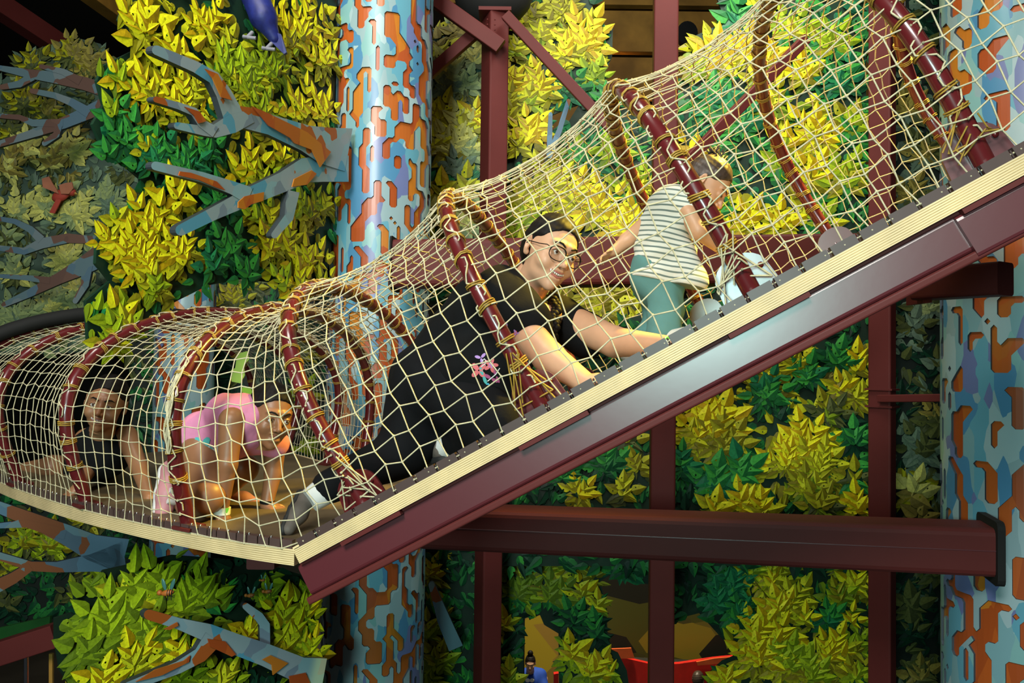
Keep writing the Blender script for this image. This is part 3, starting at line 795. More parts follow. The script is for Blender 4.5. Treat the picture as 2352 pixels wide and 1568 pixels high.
def leaf_shape(v):
    left = {0: [(-.16, .03), (-.29, .16), (-.30, .34), (-.19, .66)], 1: [(-.24, .02), (-.33, .28), (-.17, .72)],
            2: [(-.16, .03), (-.30, .18), (-.31, .34), (-.17, .36), (-.17, .46), (-.26, .49), (-.15, .74)], 3: [(-.10, .06), (-.25, .22), (-.27, .42), (-.13, .76)],
            4: [(-.2, .02), (-.34, .2), (-.3, .42), (-.16, .7)], 5: [(-.13, .04), (-.27, .2), (-.25, .45), (-.1, .78)]}[v]
    right = {0: [(.16, .03), (.29, .16), (.30, .34), (.19, .66)], 1: [(.18, .04), (.30, .22), (.27, .45), (.12, .75)],
             2: [(.16, .03), (.29, .18), (.30, .36), (.17, .68)], 3: [(.2, .02), (.3, .3), (.2, .44), (.24, .52), (.1, .8)],
             4: [(.2, .02), (.34, .2), (.3, .42), (.16, .7)], 5: [(.1, .05), (.24, .24), (.24, .44), (.1, .78)]}[v]
    V = [(0, 0, .03), (0, .45, .06), (0, 1, .0)]; F = []; M = []
    li = []; 
    for x, y in left: li.append(len(V)); V.append((x, y, 0))
    ri = []
    for x, y in right: ri.append(len(V)); V.append((x, y, 0))
    hole = v in (0, 4)
    if hole:   # a round hole in the left half
        cx, cy, r = -.14, .30, .052; hi = []
        for k in range(7):
            a = math.pi * 2 * k / 7 + .2; hi.append(len(V)); V.append((cx + r * math.cos(a), cy + r * math.sin(a), .033))
        # keyhole from the midrib vertex to the hole
        F.append([0] + li[::1] + [2, 1] + [hi[0]] + hi[1:][::1] + [hi[0], 1]); M.append(0)
        # orientation fix below
    else:
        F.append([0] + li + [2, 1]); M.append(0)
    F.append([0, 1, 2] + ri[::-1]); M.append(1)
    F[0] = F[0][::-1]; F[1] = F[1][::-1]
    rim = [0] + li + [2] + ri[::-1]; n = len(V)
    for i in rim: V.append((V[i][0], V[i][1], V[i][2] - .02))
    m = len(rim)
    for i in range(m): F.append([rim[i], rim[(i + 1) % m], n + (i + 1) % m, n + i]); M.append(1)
    return V, F, M
SHAPES = [leaf_shape(v) for v in range(6)]
LEAFME = {}
def leafmesh(v, t):
    if (v, t) not in LEAFME:
        V, Fc, M = SHAPES[v]; me = bpy.data.meshes.new('leaf'); me.from_pydata(V, [], Fc)
        for m in leafmat(t): me.materials.append(m)
        me.polygons.foreach_set('material_index', M); me.update(); LEAFME[(v, t)] = me
    return LEAFME[(v, t)]
def inside(x, y, poly):
    c = False; j = len(poly) - 1
    for i in range(len(poly)):
        xi, yi = poly[i]; xj, yj = poly[j]
        if (yi > y) != (yj > y) and x < (xj - xi) * (y - yi) / (yj - yi) + xi: c = not c
        j = i
    return c
def panel(label, x0, Y0, x1, Y1, outline, clusters, leaf, fill='Ggd', seed=0, board=(.004, .028, .012), name='leaf_panel', most=300, holes=(), cat='foliage panel', lean=0.0, fillk=1.0):
    rg = random.Random(seed); leaf *= .9; clusters = [tuple(c[:4]) + ((c[4] * .9,) if len(c) > 4 else ()) for c in clusters]
    A, B = at(x0, 784, Y0), at(x1, 784, Y1); u = (B - A).normalized(); u.z = 0; u.normalize(); nrm = UP.cross(u) * -1
    if nrm.y > 0: nrm = -nrm
    def P(px, py):
        d = ray(px, py); return d * (A.dot(nrm) / d.dot(nrm))
    root = thing(name, label, cat, P(*outline[0]))
    MB().extrude([P(*p) - nrm * .02 for p in outline], nrm * .016).build('backing_board', mat('board_%d' % int(board[1] * 1000), board, .6, var=.35, scale=5), root)
    L = []   # (x, y, ang, len, wid, z, tone)
    xs = [p[0] for p in outline]; ys = [p[1] for p in outline]; sp = leaf * .60 / fillk
    y = min(ys)
    rowi = 0
    while y < min(1620, max(ys)):
        x = max(-40, min(xs)) + (sp / 2 if rowi % 2 else 0)
        while x < min(2390, max(xs)):
            px, py = x + rg.uniform(-.4, .4) * sp, y + rg.uniform(-.4, .4) * sp
            if inside(px, py, outline):
                gx, gy = round(px / (leaf * 2.6)), round(py / (leaf * 2.6)); r2 = random.Random(gx * 7919 + gy * 104729 + seed)
                ccx, ccy = (gx + r2.uniform(-.3, .3)) * leaf * 2.6, (gy + r2.uniform(-.3, .3)) * leaf * 2.6
                a = math.atan2(py - ccy, px - ccx) + rg.uniform(-.35, .35)
                tone = r2.choice(fill) if rg.random() < .75 else rg.choice(fill)
                for c in clusters:
                    if (px - c[0]) ** 2 + (py - c[1]) ** 2 < (c[2] * 1.12) ** 2 and rg.random() < .75: tone = c[3][-1]; break
                L.append((px, py, a, leaf * rg.uniform(.8, 1.2), rg.uniform(.6, 1.15), rg.uniform(.0, .010), tone))
            x += sp
        y += sp * .85; rowi += 1
    for c in clusters:
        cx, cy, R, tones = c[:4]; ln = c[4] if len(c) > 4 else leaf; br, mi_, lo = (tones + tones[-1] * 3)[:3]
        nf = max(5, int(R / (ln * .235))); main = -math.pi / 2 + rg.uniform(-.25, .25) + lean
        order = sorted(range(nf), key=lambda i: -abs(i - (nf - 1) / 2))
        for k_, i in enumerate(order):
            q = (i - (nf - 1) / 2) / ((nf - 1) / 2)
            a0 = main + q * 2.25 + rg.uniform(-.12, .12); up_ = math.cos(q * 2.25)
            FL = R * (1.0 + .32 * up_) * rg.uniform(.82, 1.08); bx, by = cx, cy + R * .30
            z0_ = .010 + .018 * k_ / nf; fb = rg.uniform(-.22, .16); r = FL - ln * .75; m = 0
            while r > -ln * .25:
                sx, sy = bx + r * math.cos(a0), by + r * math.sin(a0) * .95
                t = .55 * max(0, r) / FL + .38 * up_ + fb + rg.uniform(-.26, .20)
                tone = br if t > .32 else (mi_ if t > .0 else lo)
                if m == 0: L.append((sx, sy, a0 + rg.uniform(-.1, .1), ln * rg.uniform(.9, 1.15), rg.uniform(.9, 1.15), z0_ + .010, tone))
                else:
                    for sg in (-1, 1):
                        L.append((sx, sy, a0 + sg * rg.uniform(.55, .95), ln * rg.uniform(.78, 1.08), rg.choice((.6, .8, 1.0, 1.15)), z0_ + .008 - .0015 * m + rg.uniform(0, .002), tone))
                r -= ln * .50; m += 1
    out = []
    for (px, py, a, ln, wd, z, tone) in L:
        tx, ty = px + ln * math.cos(a), py + ln * math.sin(a)
        if px < -70 or px > 2430 or py < -70 or py > 1640: continue
        if any(inside(px + ln * .5 * math.cos(a), py + ln * .5 * math.sin(a), h) for h in holes): continue
        p = P(px, py); k = (p.y / F)
        d = (u * math.cos(a) - UP * math.sin(a)); sd = d.cross(nrm)
        tl = rg.uniform(-.03, .08); nn = (nrm + d * (-tl) + sd * rg.uniform(-.07, .07)).normalized(); d = (d - nn * d.dot(nn)).normalized(); sd = d.cross(nn)
        s_ = ln * k; q = p + nrm * (z * 1.0 + .004)
        M = Matrix(((sd.x * s_ * wd, d.x * s_, nn.x * s_, q.x), (sd.y * s_ * wd, d.y * s_, nn.y * s_, q.y), (sd.z * s_ * wd, d.z * s_, nn.z * s_, q.z), (0, 0, 0, 1)))
        v = rg.randrange(6) if ln > 30 else rg.choice((1, 3, 5))
        vis = -10 < px < 2362 and -10 < py < 1578
        out.append((ln * wd ** .5 * (1.6 if z > .013 else 1) * (1 if vis else .2), v, tone, M))
    out.sort(key=lambda t: -t[0])
    off = Vector(root.location)
    for sc_, v, tone, M in out[:most]:
        o = bpy.data.objects.new('leaf', leafmesh(v, tone)); C.objects.link(o); o.parent = root
        M = M.copy(); M.translation -= off; o.matrix_local = M
    rest = out[most:]
    if rest:
        tl = sorted(set(t for _, _, t, _ in rest)); mats = [m for t in tl for m in leafmat(t)]; V = []; Fc = []; Mi = []
        for _, v, t, M in rest:
            vs, fs, ms = SHAPES[v]; o = len(V); a = np.array(M)
            V += (np.array(vs) @ a[:3, :3].T + a[:3, 3]).tolist(); Fc += [[i + o for i in f] for f in fs]; b = tl.index(t) * 2; Mi += [b + m for m in ms]
        me = bpy.data.meshes.new('small_leaves'); me.from_pydata(V, [], Fc)
        for m in mats: me.materials.append(m)
        me.polygons.foreach_set('material_index', Mi); me.update()
        link('small_leaves', me, root, stuff=True)
    return root

# front left panel
panel('large front panel of yellow and green leaves at upper left, hanging over the net tunnel', 200, 3.12, 760, 4.62,
      [(300, -30), (275, 45), (320, 110), (240, 150), (225, 185), (240, 240), (215, 285), (240, 345), (290, 380), (325, 410), (330, 470), (262, 490), (225, 550), (222, 605), (255, 645), (200, 690), (205, 790), (262, 800), (320, 770), (365, 715), (410, 690), (480, 655), (560, 640), (640, 650), (700, 675), (748, 660), (762, 560), (775, -30)],
      [(322, 60, 85, 'YYy', 66), (262, 170, 55, 'YLl', 56), (395, 120, 75, 'YYy', 60), (345, 205, 80, 'YYO', 48), (420, 235, 75, 'YyO', 40), (440, 190, 50, 'yyO', 38),
       (470, 50, 70, 'YYO', 44), (510, 110, 60, 'yLl', 44), (560, 190, 85, 'Lyl', 40), (620, 150, 80, 'Lyl', 40), (520, 160, 60, 'LLl', 40), (690, 60, 90, 'YYy', 44), (660, 90, 60, 'YyO'), (740, 130, 60, 'YyO', 40), (600, 250, 60, 'Lyl', 38),
       (690, 240, 72, 'YYO', 44), (740, 250, 60, 'YYy', 40), (620, 30, 50, 'YyO'), (250, 255, 50, 'LGG', 46), (280, 310, 70, 'GGg', 50), (350, 345, 75, 'GTg', 46), (330, 330, 45, 'Lyl', 40), (420, 370, 70, 'GTg', 44), (470, 340, 50, 'GGg', 40), (235, 350, 30, 'TGg'),
       (570, 375, 72, 'YYO', 54), (640, 352, 55, 'YYy', 50), (600, 410, 45, 'yLl', 40), (395, 440, 68, 'YYy', 64), (345, 500, 85, 'YYy', 52), (275, 560, 68, 'YYO', 46), (330, 590, 90, 'YYO', 46), (410, 570, 70, 'YyO', 46), (255, 500, 35, 'Lyl', 46),
       (345, 650, 60, 'yLO', 42), (232, 545, 40, 'Yyy', 40), (510, 450, 60, 'GTg', 50), (610, 500, 62, 'LyO', 44), (520, 570, 65, 'GTg', 50), (560, 620, 50, 'GGg', 46), (480, 600, 50, 'TGg', 46),
       (700, 480, 62, 'LyO', 40), (735, 470, 50, 'LyO', 36), (650, 550, 60, 'YyO', 46), (610, 560, 50, 'YYO', 44), (700, 590, 65, 'YYO', 42), (680, 640, 58, 'YYy', 42), (640, 640, 40, 'LyO', 40), (735, 640, 40, 'Yyy', 36),
       (262, 715, 62, 'YLL', 56), (255, 770, 66, 'LyL', 54), (285, 745, 50, 'yLL', 50)], 46, 'GGgTd', 1, lean=-.45, board=(.004, .03, .012))
# panel behind trunk, haze put into its leaf and board colours
panel('hazy yellow and teal leaf mural strip between the big trunk and the bolted steel post', 960, 6.0, 1200, 6.0,
      [(950, 60), (1010, 70), (1050, 30), (1130, 60), (1170, 60), (1170, 700), (950, 700)],
      [(1050, 70, 36, 'qqO', 36), (1010, 110, 45, 'qyO', 36), (1040, 150, 50, 'Hhk', 36), (1070, 190, 50, 'hhk', 34), (1090, 130, 40, 'Hhk'), (1020, 190, 50, 'hmm', 36), (1010, 265, 56, 'yyO', 44), (1060, 290, 60, 'HyO', 44), (1090, 260, 44, 'YyO', 40), (1040, 330, 60, 'HHO', 42), (1000, 330, 40, 'yHO', 40), (1080, 340, 44, 'Hhh', 40),
       (1050, 380, 44, 'mmT', 40), (1020, 440, 60, 'YyO', 52), (1070, 430, 46, 'yHh', 46), (1000, 500, 50, 'HHO', 44), (1060, 510, 50, 'Hhh'), (1110, 600, 60, 'LyO')], 38, 'TmhT', 2, board=(.03, .10, .075))
# middle panel
panel('tall leaf panel between the bolted steel post and the tall middle steel post', 1150, 5.9, 1560, 5.9,
      [(1150, -30), (1360, -30), (1362, 55), (1408, 60), (1406, 130), (1382, 185), (1440, 225), (1500, 300), (1530, 560), (1500, 900), (1150, 900), (1150, 500), (1250, 370), (1330, 240), (1300, 250), (1255, 270), (1250, 330), (1200, 380), (1150, 420)],
      [(1205, 40, 52, 'OyO', 34), (1290, 15, 56, 'OyO', 34), (1245, 70, 50, 'Oyl', 34), (1338, 92, 78, 'YYy', 42), (1300, 120, 44, 'YyO', 36), (1180, 110, 44, 'yLO', 34), (1365, 175, 46, 'LlG', 34), (1175, 180, 44, 'YyO', 34), (1170, 230, 36, 'yyO', 32), (1240, 190, 60, 'YYy', 40), (1215, 225, 44, 'yLO', 36), (1215, 300, 62, 'YYO', 40), (1190, 330, 40, 'Yyy', 36), (1170, 270, 36, 'yLO', 34),
       (1300, 195, 50, 'GgT', 36), (1400, 225, 46, 'GTg', 36), (1260, 425, 80, 'yyO', 42), (1320, 450, 70, 'YyO', 42), (1200, 490, 70, 'yLO', 42), (1380, 470, 72, 'YYO', 44), (1440, 520, 70, 'YYy', 44), (1290, 560, 70, 'YyO', 40), (1210, 590, 60, 'yLO', 40), (1410, 340, 50, 'LlG', 38), (1460, 420, 60, 'LyG', 40), (1400, 600, 60, 'OyO', 40), (1290, 690, 70, 'OOk', 44), (1380, 680, 70, 'OyO', 44), (1450, 740, 70, 'yOk', 44), (1350, 800, 70, 'OOk', 42), (1240, 780, 60, 'OLk', 42), (1330, 350, 46, 'LGg', 38)], 38, 'GTgdl', 3, most=300)
# upper right panel
panel('bright yellow topped leaf panel behind the upper net, right of the tall middle post', 1560, 5.7, 2000, 5.7,
      [(1640, -30), (1665, 50), (1600, 80), (1572, 140), (1560, 330), (1560, 620), (1700, 600), (1990, 620), (1990, -30)],
      [(1640, 110, 66, 'YYy', 56), (1600, 150, 44, 'YLL', 48), (1705, 110, 66, 'YYy', 56), (1760, 130, 50, 'YyO', 46), (1690, 40, 60, 'GTg', 50), (1745, 5, 44, 'yyL', 44), (1820, 60, 60, 'LyG', 44), (1900, 90, 66, 'LOG', 44), (1840, 160, 50, 'YyO', 44), (1640, 220, 60, 'GTG', 50), (1700, 270, 64, 'TGG', 50), (1770, 230, 60, 'yLl', 44), (1740, 180, 50, 'yLO', 44),
       (1865, 300, 66, 'YYy', 46), (1800, 320, 40, 'YYy', 46), (1590, 350, 32, 'YYY', 50), (1630, 330, 50, 'GTg'), (1930, 180, 60, 'GTg', 44), (1950, 280, 56, 'OLG', 44), (1860, 400, 60, 'YLO', 46), (1790, 370, 50, 'LLG'), (1940, 400, 66, 'LOG', 46), (1790, 500, 56, 'YYy', 46), (1700, 510, 70, 'YYy', 46), (1640, 480, 44, 'yLG', 46), (1880, 500, 60, 'LyG', 44)], 46, 'GTGg', 4)
# lower right panel
panel('big lower right leaf panel under the ramp with round yellow leaf clusters', 1150, 5.75, 2010, 5.75,
      [(1150, 900), (1500, 700), (2000, 600), (2000, 1300), (1150, 1300)],
      [(1635, 960, 92, 'YYy', 52), (1600, 990, 60, 'YyO', 46), (1660, 1010, 70, 'OOl', 44), (1845, 1010, 78, 'YYy', 42), (1800, 1055, 60, 'YyO', 34), (1880, 1060, 66, 'yyO', 36), (1850, 1110, 54, 'Oyl', 36), (1760, 835, 66, 'YyO', 38), (1815, 830, 60, 'yyO', 38), (1700, 850, 40, 'yyO', 38), (1620, 880, 40, 'ykl'), (1965, 830, 46, 'YyO', 44), (1925, 880, 40, 'Yyq', 42), (1960, 900, 56, 'yOO', 42), (1900, 940, 56, 'Okl', 40),
       (1700, 1140, 62, 'YYy', 50), (1640, 1160, 40, 'Yyy', 46), (1745, 1160, 50, 'YyO', 46), (1965, 1150, 46, 'YYO', 42), (1880, 1150, 56, 'Okl', 40), (1960, 1090, 46, 'OkG'), (1850, 850, 56, 'GTg', 42), (1760, 890, 60, 'TGg', 42), (1920, 820, 50, 'Ggg', 40), (1560, 1060, 50, 'GTg', 40), (1700, 1070, 56, 'TGG', 50), (1640, 1090, 60, 'GTG', 50), (1440, 1000, 50, 'Okg', 40), (1390, 1060, 60, 'Ggd', 40), (1460, 1060, 44, 'OOk', 36), (1330, 1120, 46, 'YyO', 34), (1290, 1080, 60, 'Ggd', 40), (1430, 1120, 40, 'yOk', 36), (1960, 1000, 50, 'Ggd')], 42, 'Gggdd', 5)
# bottom centre panel, with openings
panel('bottom centre leaf panel below the lower beam with cut out openings', 940, 5.9, 1500, 5.9,
      [(940, 1200), (1500, 1200), (1500, 1345), (1445, 1330), (1400, 1322), (1378, 1335), (1392, 1385), (1398, 1490), (1420, 1500), (1440, 1540), (1455, 1640), (1285, 1640), (1283, 1455), (1250, 1435), (1240, 1412), (1216, 1424), (1206, 1392), (1200, 1640), (940, 1640)],
      [(985, 1310, 44, 'YyO', 34), (1010, 1290, 44, 'gGd'), (985, 1440, 48, 'yLO', 44), (1005, 1510, 46, 'yLl', 36), (980, 1560, 50, 'LlG', 36), (1250, 1285, 76, 'Lyl', 38), (1330, 1280, 50, 'LyO', 36), (1180, 1275, 60, 'LlO', 36), (1190, 1350, 60, 'lLG', 36), (1260, 1350, 60, 'lOG', 36), (1335, 1350, 44, 'YyO', 38), (1370, 1380, 30, 'Yyl', 34), (1160, 1420, 34, 'YyO', 36), (1320, 1410, 56, 'Ggd', 40), (1430, 1290, 60, 'GgT', 40), (1370, 1440, 50, 'Ggd', 40),
       (1310, 1485, 50, 'YYL', 42), (1355, 1530, 60, 'YyL', 42), (1400, 1530, 40, 'YLL', 42), (1170, 1550, 44, 'yLl', 38), (1240, 1250, 50, 'LyO')], 38, 'Ggdg', 6, holes=([(1204, 1400), (1216, 1424), (1240, 1412), (1250, 1435), (1283, 1455), (1283, 1640), (1202, 1640)], [(1396, 1330), (1500, 1345), (1500, 1640), (1450, 1640), (1398, 1490)]))
panel('bottom right leaf panel below the lower beam beside the camouflaged opening', 1540, 5.8, 2010, 5.8,
      [(1540, 1200), (2005, 1200), (2005, 1640), (1640, 1640), (1622, 1552), (1660, 1518), (1685, 1508), (1678, 1488), (1606, 1408), (1540, 1425)],
      [(1770, 1310, 72, 'YyO', 40), (1720, 1300, 50, 'yLO', 38), (1680, 1330, 56, 'TTG', 40), (1650, 1370, 46, 'TTg', 38), (1690, 1400, 50, 'TGg', 38), (1815, 1365, 56, 'yyO', 38), (1790, 1390, 60, 'YyO', 38), (1845, 1410, 32, 'Yyy', 36), (1730, 1440, 60, 'YYy', 44), (1780, 1450, 60, 'YYO', 44), (1740, 1500, 70, 'YyO', 42), (1810, 1510, 70, 'LyO', 40), (1900, 1490, 70, 'YyO', 40), (1860, 1540, 60, 'LOl', 38), (1960, 1330, 46, 'YyO', 40), (1925, 1360, 46, 'OLl', 38), (1950, 1415, 34, 'YyL', 30), (1900, 1410, 50, 'GTg', 38), (1960, 1480, 50, 'LOk', 38), (1665, 1545, 44, 'YYL', 40), (1960, 1540, 50, 'OLg', 38)], 40, 'Ggdg', 7,
      holes=([(1540, 1425), (1606, 1408), (1678, 1488), (1685, 1508), (1660, 1518), (1622, 1552), (1640, 1640), (1540, 1640)],))
# right dim strip
panel('dim hazy leaf mural strip between the right steel post and the right trunk', 2040, 6.1, 2230, 6.1,
      [(2040, 560), (2230, 560), (2230, 1640), (2040, 1640)],
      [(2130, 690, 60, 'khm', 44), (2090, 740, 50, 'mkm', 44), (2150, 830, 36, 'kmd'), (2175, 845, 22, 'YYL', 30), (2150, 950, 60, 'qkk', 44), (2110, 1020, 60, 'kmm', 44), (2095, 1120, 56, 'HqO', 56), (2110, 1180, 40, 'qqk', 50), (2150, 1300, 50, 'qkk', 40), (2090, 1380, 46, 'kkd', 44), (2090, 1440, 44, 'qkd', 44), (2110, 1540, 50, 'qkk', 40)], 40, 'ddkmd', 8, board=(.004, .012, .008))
# upper right behind posts, between post and right trunk
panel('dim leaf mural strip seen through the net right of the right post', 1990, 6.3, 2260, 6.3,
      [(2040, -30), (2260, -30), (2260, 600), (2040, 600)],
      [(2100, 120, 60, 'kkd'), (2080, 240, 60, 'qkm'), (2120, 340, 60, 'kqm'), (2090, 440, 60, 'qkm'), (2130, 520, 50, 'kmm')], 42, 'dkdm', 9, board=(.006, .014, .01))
# bottom left front panel
panel('front panel of large lime leaves at the bottom left with the bees', 130, 2.98, 730, 3.95,
      [(128, 1470), (128, 1420), (175, 1405), (170, 1345), (222, 1330), (240, 1310), (400, 1275), (600, 1290), (725, 1330), (735, 1640), (200, 1640), (140, 1540)],
      [(240, 1420, 105, 'LLl', 66), (190, 1480, 75, 'Lll', 62), (300, 1350, 80, 'Lyl', 66), (350, 1330, 70, 'LLl', 66), (410, 1370, 90, 'Lll', 62), (460, 1360, 60, 'LlG', 56), (330, 1440, 80, 'lLl', 56), (300, 1510, 80, 'Yyl', 52), (400, 1480, 60, 'YLl', 52), (220, 1550, 60, 'YYL', 56), (400, 1540, 60, 'YLl', 50), (500, 1545, 60, 'yLl', 46),
       (640, 1400, 66, 'YyL', 48), (690, 1400, 60, 'yLL', 46), (600, 1360, 40, 'Lll', 44), (560, 1440, 38, 'YLl', 46), (650, 1460, 66, 'YyL', 46), (700, 1480, 60, 'yLO', 42), (600, 1480, 44, 'LyL', 44)], 50, 'ddgd', 10, board=(.003, .018, .007))
# left mural behind, haze painted into leaf and board colours
panel('hazy forest mural wall of grey green and yellow leaves at the far left', -200, 6.9, 300, 6.9,
      [(-100, 240), (10, 180), (60, 120), (120, 100), (170, 85), (230, 100), (420, 330), (420, 800), (-100, 820)],
      [(170, 120, 60, 'qOk', 30), (80, 150, 50, 'Okk', 30), (215, 150, 50, 'qqk', 30), (60, 230, 50, 'Okk', 30), (110, 250, 50, 'qOk', 30), (30, 300, 40, 'kOk', 30), (60, 340, 50, 'Hqk', 32), (160, 340, 60, 'HHq', 34), (120, 370, 40, 'qHk', 30), (20, 380, 50, 'qHk', 30), (110, 470, 40, 'HhH', 32), (170, 480, 60, 'HHh', 32), (250, 460, 50, 'hmm', 32), (40, 480, 50, 'Hhk', 30), (20, 540, 40, 'hhk'), (160, 590, 56, 'HHh', 34), (40, 620, 50, 'hHk', 32), (120, 690, 60, 'hHh', 32), (40, 720, 60, 'hhm', 32), (200, 730, 50, 'hhm', 32), (180, 660, 50, 'Hhh', 32)], 32, 'mmhmk', 11, board=(.05, .09, .065))
# lower left mural
panel('dim mural wall of green leaves at the lower left behind the blue branches', -200, 6.9, 600, 6.9,
      [(-100, 1080), (560, 1150), (600, 1460), (-100, 1440)],
      [(60, 1230, 60, 'OLk', 36), (120, 1240, 60, 'OLk', 36), (30, 1290, 44, 'LOk', 34), (200, 1180, 50, 'OOk', 32), (210, 1290, 50, 'OLk', 34), (180, 1350, 44, 'Lkk', 34), (20, 1380, 40, 'kkd')], 36, 'gdgd', 12, board=(.004, .014, .007))
# dark foliage behind the level tunnel
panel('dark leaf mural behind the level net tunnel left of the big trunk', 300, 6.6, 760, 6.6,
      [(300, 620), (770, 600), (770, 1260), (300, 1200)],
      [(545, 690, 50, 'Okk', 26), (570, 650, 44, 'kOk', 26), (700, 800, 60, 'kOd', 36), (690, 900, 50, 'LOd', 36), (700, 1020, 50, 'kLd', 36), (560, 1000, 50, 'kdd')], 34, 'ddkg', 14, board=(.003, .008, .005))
# camouflaged back wall seen through the openings
CAMO = camo('camo_wall', [(.30, .22, .02), (.10, .10, .012), (.20, .16, .02), (.015, .015, .008), (.34, .26, .02), (.09, .08, .015)], .9, 1.9, .7, 0)
OCH = camo('ochre_wall', [(.42, .25, .04), (.50, .36, .02), (.30, .18, .03), (.46, .33, .02)], .8, 2.2, .7, 0)
REDM = mat('red_paint', (.62, .015, .01), .5)
def slab(name, label, cat, Y, pts, m, th=.08):
    o = MB().extrude([at(x, y, Y) for x, y in pts], (0, th, 0)).build(name, m); tag(o, label, cat); return o
slab('camo_board', 'camouflage painted olive and black board seen through the opening around the middle post', 'board', 12.5, [(1375, 1300), (1700, 1300), (1700, 1520), (1375, 1505)], CAMO)
slab('ochre_board', 'ochre brown painted board behind the seated person in the blue shirt', 'board', 13.0, [(1190, 1380), (1300, 1380), (1300, 1640), (1190, 1640)], OCH)
slab('red_board', 'bright red curved play panel low in the opening around the middle post', 'panel', 12.2, [(1400, 1505), (1440, 1512), (1500, 1526), (1560, 1524), (1640, 1512), (1700, 1506), (1700, 1640), (1400, 1640)], REDM)
slab('red_block', 'small red block beside the seated person in the blue shirt', 'block', 11.5, [(1272, 1548), (1283, 1546), (1283, 1600), (1272, 1600)], REDM)
RED2 = mat('orange_red_paint', (.75, .12, .03), .5)
for pl in ([(1405, 1490), (1450, 1488), (1458, 1512), (1410, 1512)], [(1600, 1520), (1640, 1512), (1684, 1508), (1650, 1524), (1602, 1528)]):
    slab('orange_panel', 'orange red strip along the top of the red play panel, ' + ('left of' if pl[0][0] < 1500 else 'right of') + ' the middle post', 'panel', 12.15, pl, RED2, .03)
MB().prism(at(1175, 1380, 6.6), at(1172, 1640, 6.6), rsec(.11, .08, .03), (1, 0, 0), (0, 1, 0)).build('dark_trunk', BLACK)
tag(bpy.data.objects['dark_trunk'], 'black trunk board left of the seated person in the blue shirt', 'trunk')
slab('yellow_board', 'yellow board at the bottom left behind the big lime leaves', 'board', 5.2, [(150, 1500), (240, 1500), (240, 1640), (150, 1640)], mat('yellow_paint', (.75, .6, .01), .5))
slab('green_fabric', 'bright green sloping fabric shape in the dark at the lower left edge', 'fabric', 6.0, [(-60, 1455), (115, 1415), (110, 1470), (-60, 1500)], mat('green_fabric', (.004, .09, .01), .7), .03)
# ------------------------------------------------------------------ heads
def lm(name, col, **k): return mat(name, col, k.pop('rough', .5), **k)
SK = {'w': lm('skin_light', (.66, .37, .23), rough=.45, var=.05, scale=20), 'c': lm('skin_child', (.64, .36, .21), rough=.45, var=.05, scale=20),
      'b': lm('skin_brown', (.30, .135, .065), rough=.42, var=.06, scale=20), 'd': lm('skin_warm_brown', (.33, .155, .075), rough=.42, var=.06, scale=20)}
HAIR = lm('black_hair', (.008, .006, .006), rough=.6, var=.3, scale=60, spec=.2); HAIRB = lm('brown_hair', (.06, .04, .03), rough=.45, var=.4, scale=60)
EYEW = lm('eye_white', (.8, .78, .75), rough=.15, var=.01); IRIS = lm('iris_brown', (.05, .02, .01), rough=.1); LIP = lm('lip', (.50, .16, .14), rough=.35, var=.05)
LIPB = lm('lip_brown', (.28, .10, .075), rough=.35, var=.05)
TEETH = lm('teeth', (.85, .83, .78), rough=.2, var=.01); NOSTRIL = lm('mouth_dark', (.05, .01, .01))
def head(kind, child=False, smile=True, res=.0026):
    """face looks along -Y, chin at z=-0.118; returns meshes"""
    b = Blob((-.10, -.135, -.14), (.10, .13, .15), res)
    b.ell((0, .018, .03), (.075, .093, .09), .02)
    b.ell((0, -.028, -.02), (.061, .062, .083), .03)
    jw = .9 if child else 1.0
    b.ell((0, -.03, -.072), (.050 * jw, .048, .036), .03); b.cap((0, -.068, -.098), (0, -.07, -.1), .0175, k=.025)
    for s in (-1, 1):
        b.ell((s * .038, -.058, -.034), (.025, .027, .024), .02)
        b.cap((s * .012, -.083, .026), (s * .042, -.070, .027), .010, .007, k=.012)
        b.ell((s * .031, -.099, .003), (.018, .016, .012), .012, cut=True)
        b.ell((s * .031, -.0755, .001), (.0165, .0150, .0125), .006)
        b.ell((s * .031, -.0925, -.0005), (.0128, .0125, .0036), .003, cut=True)
    b.cap((0, -.084, .010), (0, -.108, -.030), .0065, .0105, k=.014)
    for s in (-1, 1):
        b.ell((s * .0125, -.096, -.035), (.0085, .011, .0075), .006)
        b.ell((s * .006, -.103, -.0435), (.0033, .006, .003), .002, cut=True)
    if smile:
        for x0, x1, z0, z1 in ((-.031, -.014, -.052, -.062), (-.014, .014, -.062, -.062), (.014, .031, -.062, -.052)):
            b.cap((x0, -.094, z0), (x1, -.097 if abs(x1) < .02 else -.094, z1), .0052, k=.004, cut=True)
        for s in (-1, 1): b.ell((s * .043, -.064, -.040), (.016, .018, .016), .014)
    else:
        b.cap((-.02, -.095, -.060), (.02, -.095, -.060), .0018, k=.004, cut=True)
    b.ell((0, -.088, -.050), (.022, .010, .006), .008)
    b.ell((0, -.084, -.076), (.020, .010, .007), .01)
    for s in (-1, 1):
        M = Matrix.Rotation(s * .35, 3, 'Z')
        b.ell((s * .079, .012, -.005), (.008, .020, .031), .006, rot=M); b.ell((s * .088, .004, .0), (.008, .011, .018), .004, cut=True, rot=M)
        b.ell((s * .076, .006, -.031), (.007, .009, .009), .006)
    b.cap((0, .02, -.06), (0, .045, -.15), .05, .052, k=.03)
    return b
